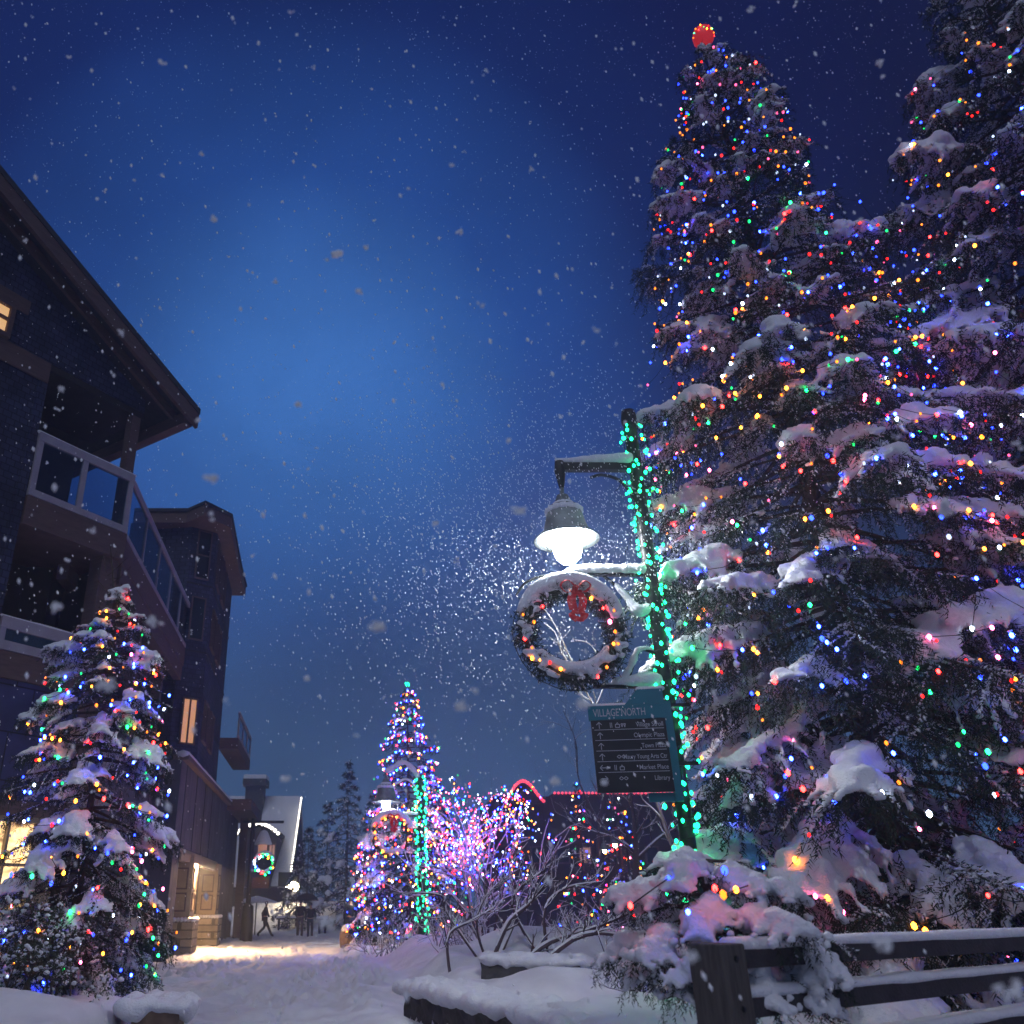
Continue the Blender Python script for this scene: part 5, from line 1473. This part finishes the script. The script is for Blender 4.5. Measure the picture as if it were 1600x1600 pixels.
mr = nt.nodes.new('ShaderNodeMapRange'); mr.inputs[1].default_value = .08; mr.inputs[2].default_value = .46; mr.inputs[3].default_value = 1; mr.inputs[4].default_value = 0
mr.interpolation_type = 'SMOOTHSTEP'
nt.links.new(sep.outputs[2], mr.inputs[0])
mx = nt.nodes.new('ShaderNodeMix'); mx.data_type = 'RGBA'
nt.links.new(mr.outputs[0], mx.inputs[0]); nt.links.new(r1.outputs[0], mx.inputs[6]); mx.inputs[7].default_value = (.058, .130, .275, 1)
sk = nt.nodes.new('ShaderNodeTexSky'); sk.sky_type = 'NISHITA'; sk.sun_disc = False; sk.sun_elevation = math.radians(-4); sk.sun_rotation = math.radians(200)
nz = nt.nodes.new('ShaderNodeTexNoise'); nz.inputs['Scale'].default_value = 2.6; nz.inputs['Detail'].default_value = 5; nt.links.new(tc.outputs['Generated'], nz.inputs['Vector'])
nr = nt.nodes.new('ShaderNodeMapRange'); nr.inputs[1].default_value = .3; nr.inputs[2].default_value = .7; nr.inputs[3].default_value = .74; nr.inputs[4].default_value = 1.26
nt.links.new(nz.outputs['Fac'], nr.inputs[0])
nm = nt.nodes.new('ShaderNodeMix'); nm.data_type = 'RGBA'; nm.blend_type = 'MULTIPLY'; nm.inputs[0].default_value = 1
nt.links.new(mx.outputs[2], nm.inputs[6]); nt.links.new(nr.outputs[0], nm.inputs[7]); mx = nm
ml = nt.nodes.new('ShaderNodeMix'); ml.data_type = 'RGBA'; ml.blend_type = 'ADD'; ml.inputs[0].default_value = .06
nt.links.new(mx.outputs[2], ml.inputs[6]); nt.links.new(sk.outputs[0], ml.inputs[7])
nt.links.new(ml.outputs[2], bg.inputs[0]); bg.inputs[1].default_value = 1.0

sl = bpy.data.lights.new('sky_glow', 'SUN'); sl.energy = .82; sl.angle = math.radians(40); sl.color = (.78, .82, 1.0)
so = bpy.data.objects.new('sky_glow', sl); COL.objects.link(so)
so.rotation_euler = Vector((.13, .62, -.77)).to_track_quat('-Z', 'Y').to_euler()

cam = bpy.data.cameras.new('camera'); co = bpy.data.objects.new('camera', cam); COL.objects.link(co)
co.location = (0, 0, CAMZ); co.rotation_euler = (PI / 2 + PITCH, 0, 0)
cam.sensor_width = 36; cam.lens = 36 * F / 1600; cam.shift_x = (800 - PPX) / 1600; cam.clip_end = 2000; cam.clip_start = .05
cam.dof.use_dof = True; cam.dof.focus_distance = 11.5; cam.dof.aperture_fstop = 1.9
scene.camera = co
if HAZE > 0:
    hb = MB(); hb.box((-150, -25, -2.5), (150, 170, 40))
    m = bpy.data.materials.new('haze'); m.use_nodes = True; n_ = m.node_tree; n_.nodes.remove(n_.nodes['Principled BSDF'])
    pv = n_.nodes.new('ShaderNodeVolumePrincipled'); pv.inputs['Color'].default_value = (.68, .78, .98, 1); pv.inputs['Density'].default_value = HAZE; pv.inputs['Anisotropy'].default_value = .55
    n_.links.new(pv.outputs[0], n_.nodes['Material Output'].inputs['Volume'])
    ho = hb.build('haze', m); ho['kind'] = 'stuff'
scene.render.engine = 'CYCLES'
cy = scene.cycles
cy.max_bounces = 4; cy.diffuse_bounces = 2; cy.glossy_bounces = 2; cy.transmission_bounces = 2; cy.transparent_max_bounces = 6; cy.volume_bounces = 0
cy.use_denoising = True; cy.caustics_reflective = False; cy.caustics_refractive = False
cy.sample_clamp_indirect = 3.0; cy.use_adaptive_sampling = True; cy.adaptive_threshold = .02
cy.use_light_tree = True
scene.view_settings.view_transform = 'Standard'; scene.view_settings.look = 'None'; scene.view_settings.exposure = 0; scene.view_settings.gamma = 1
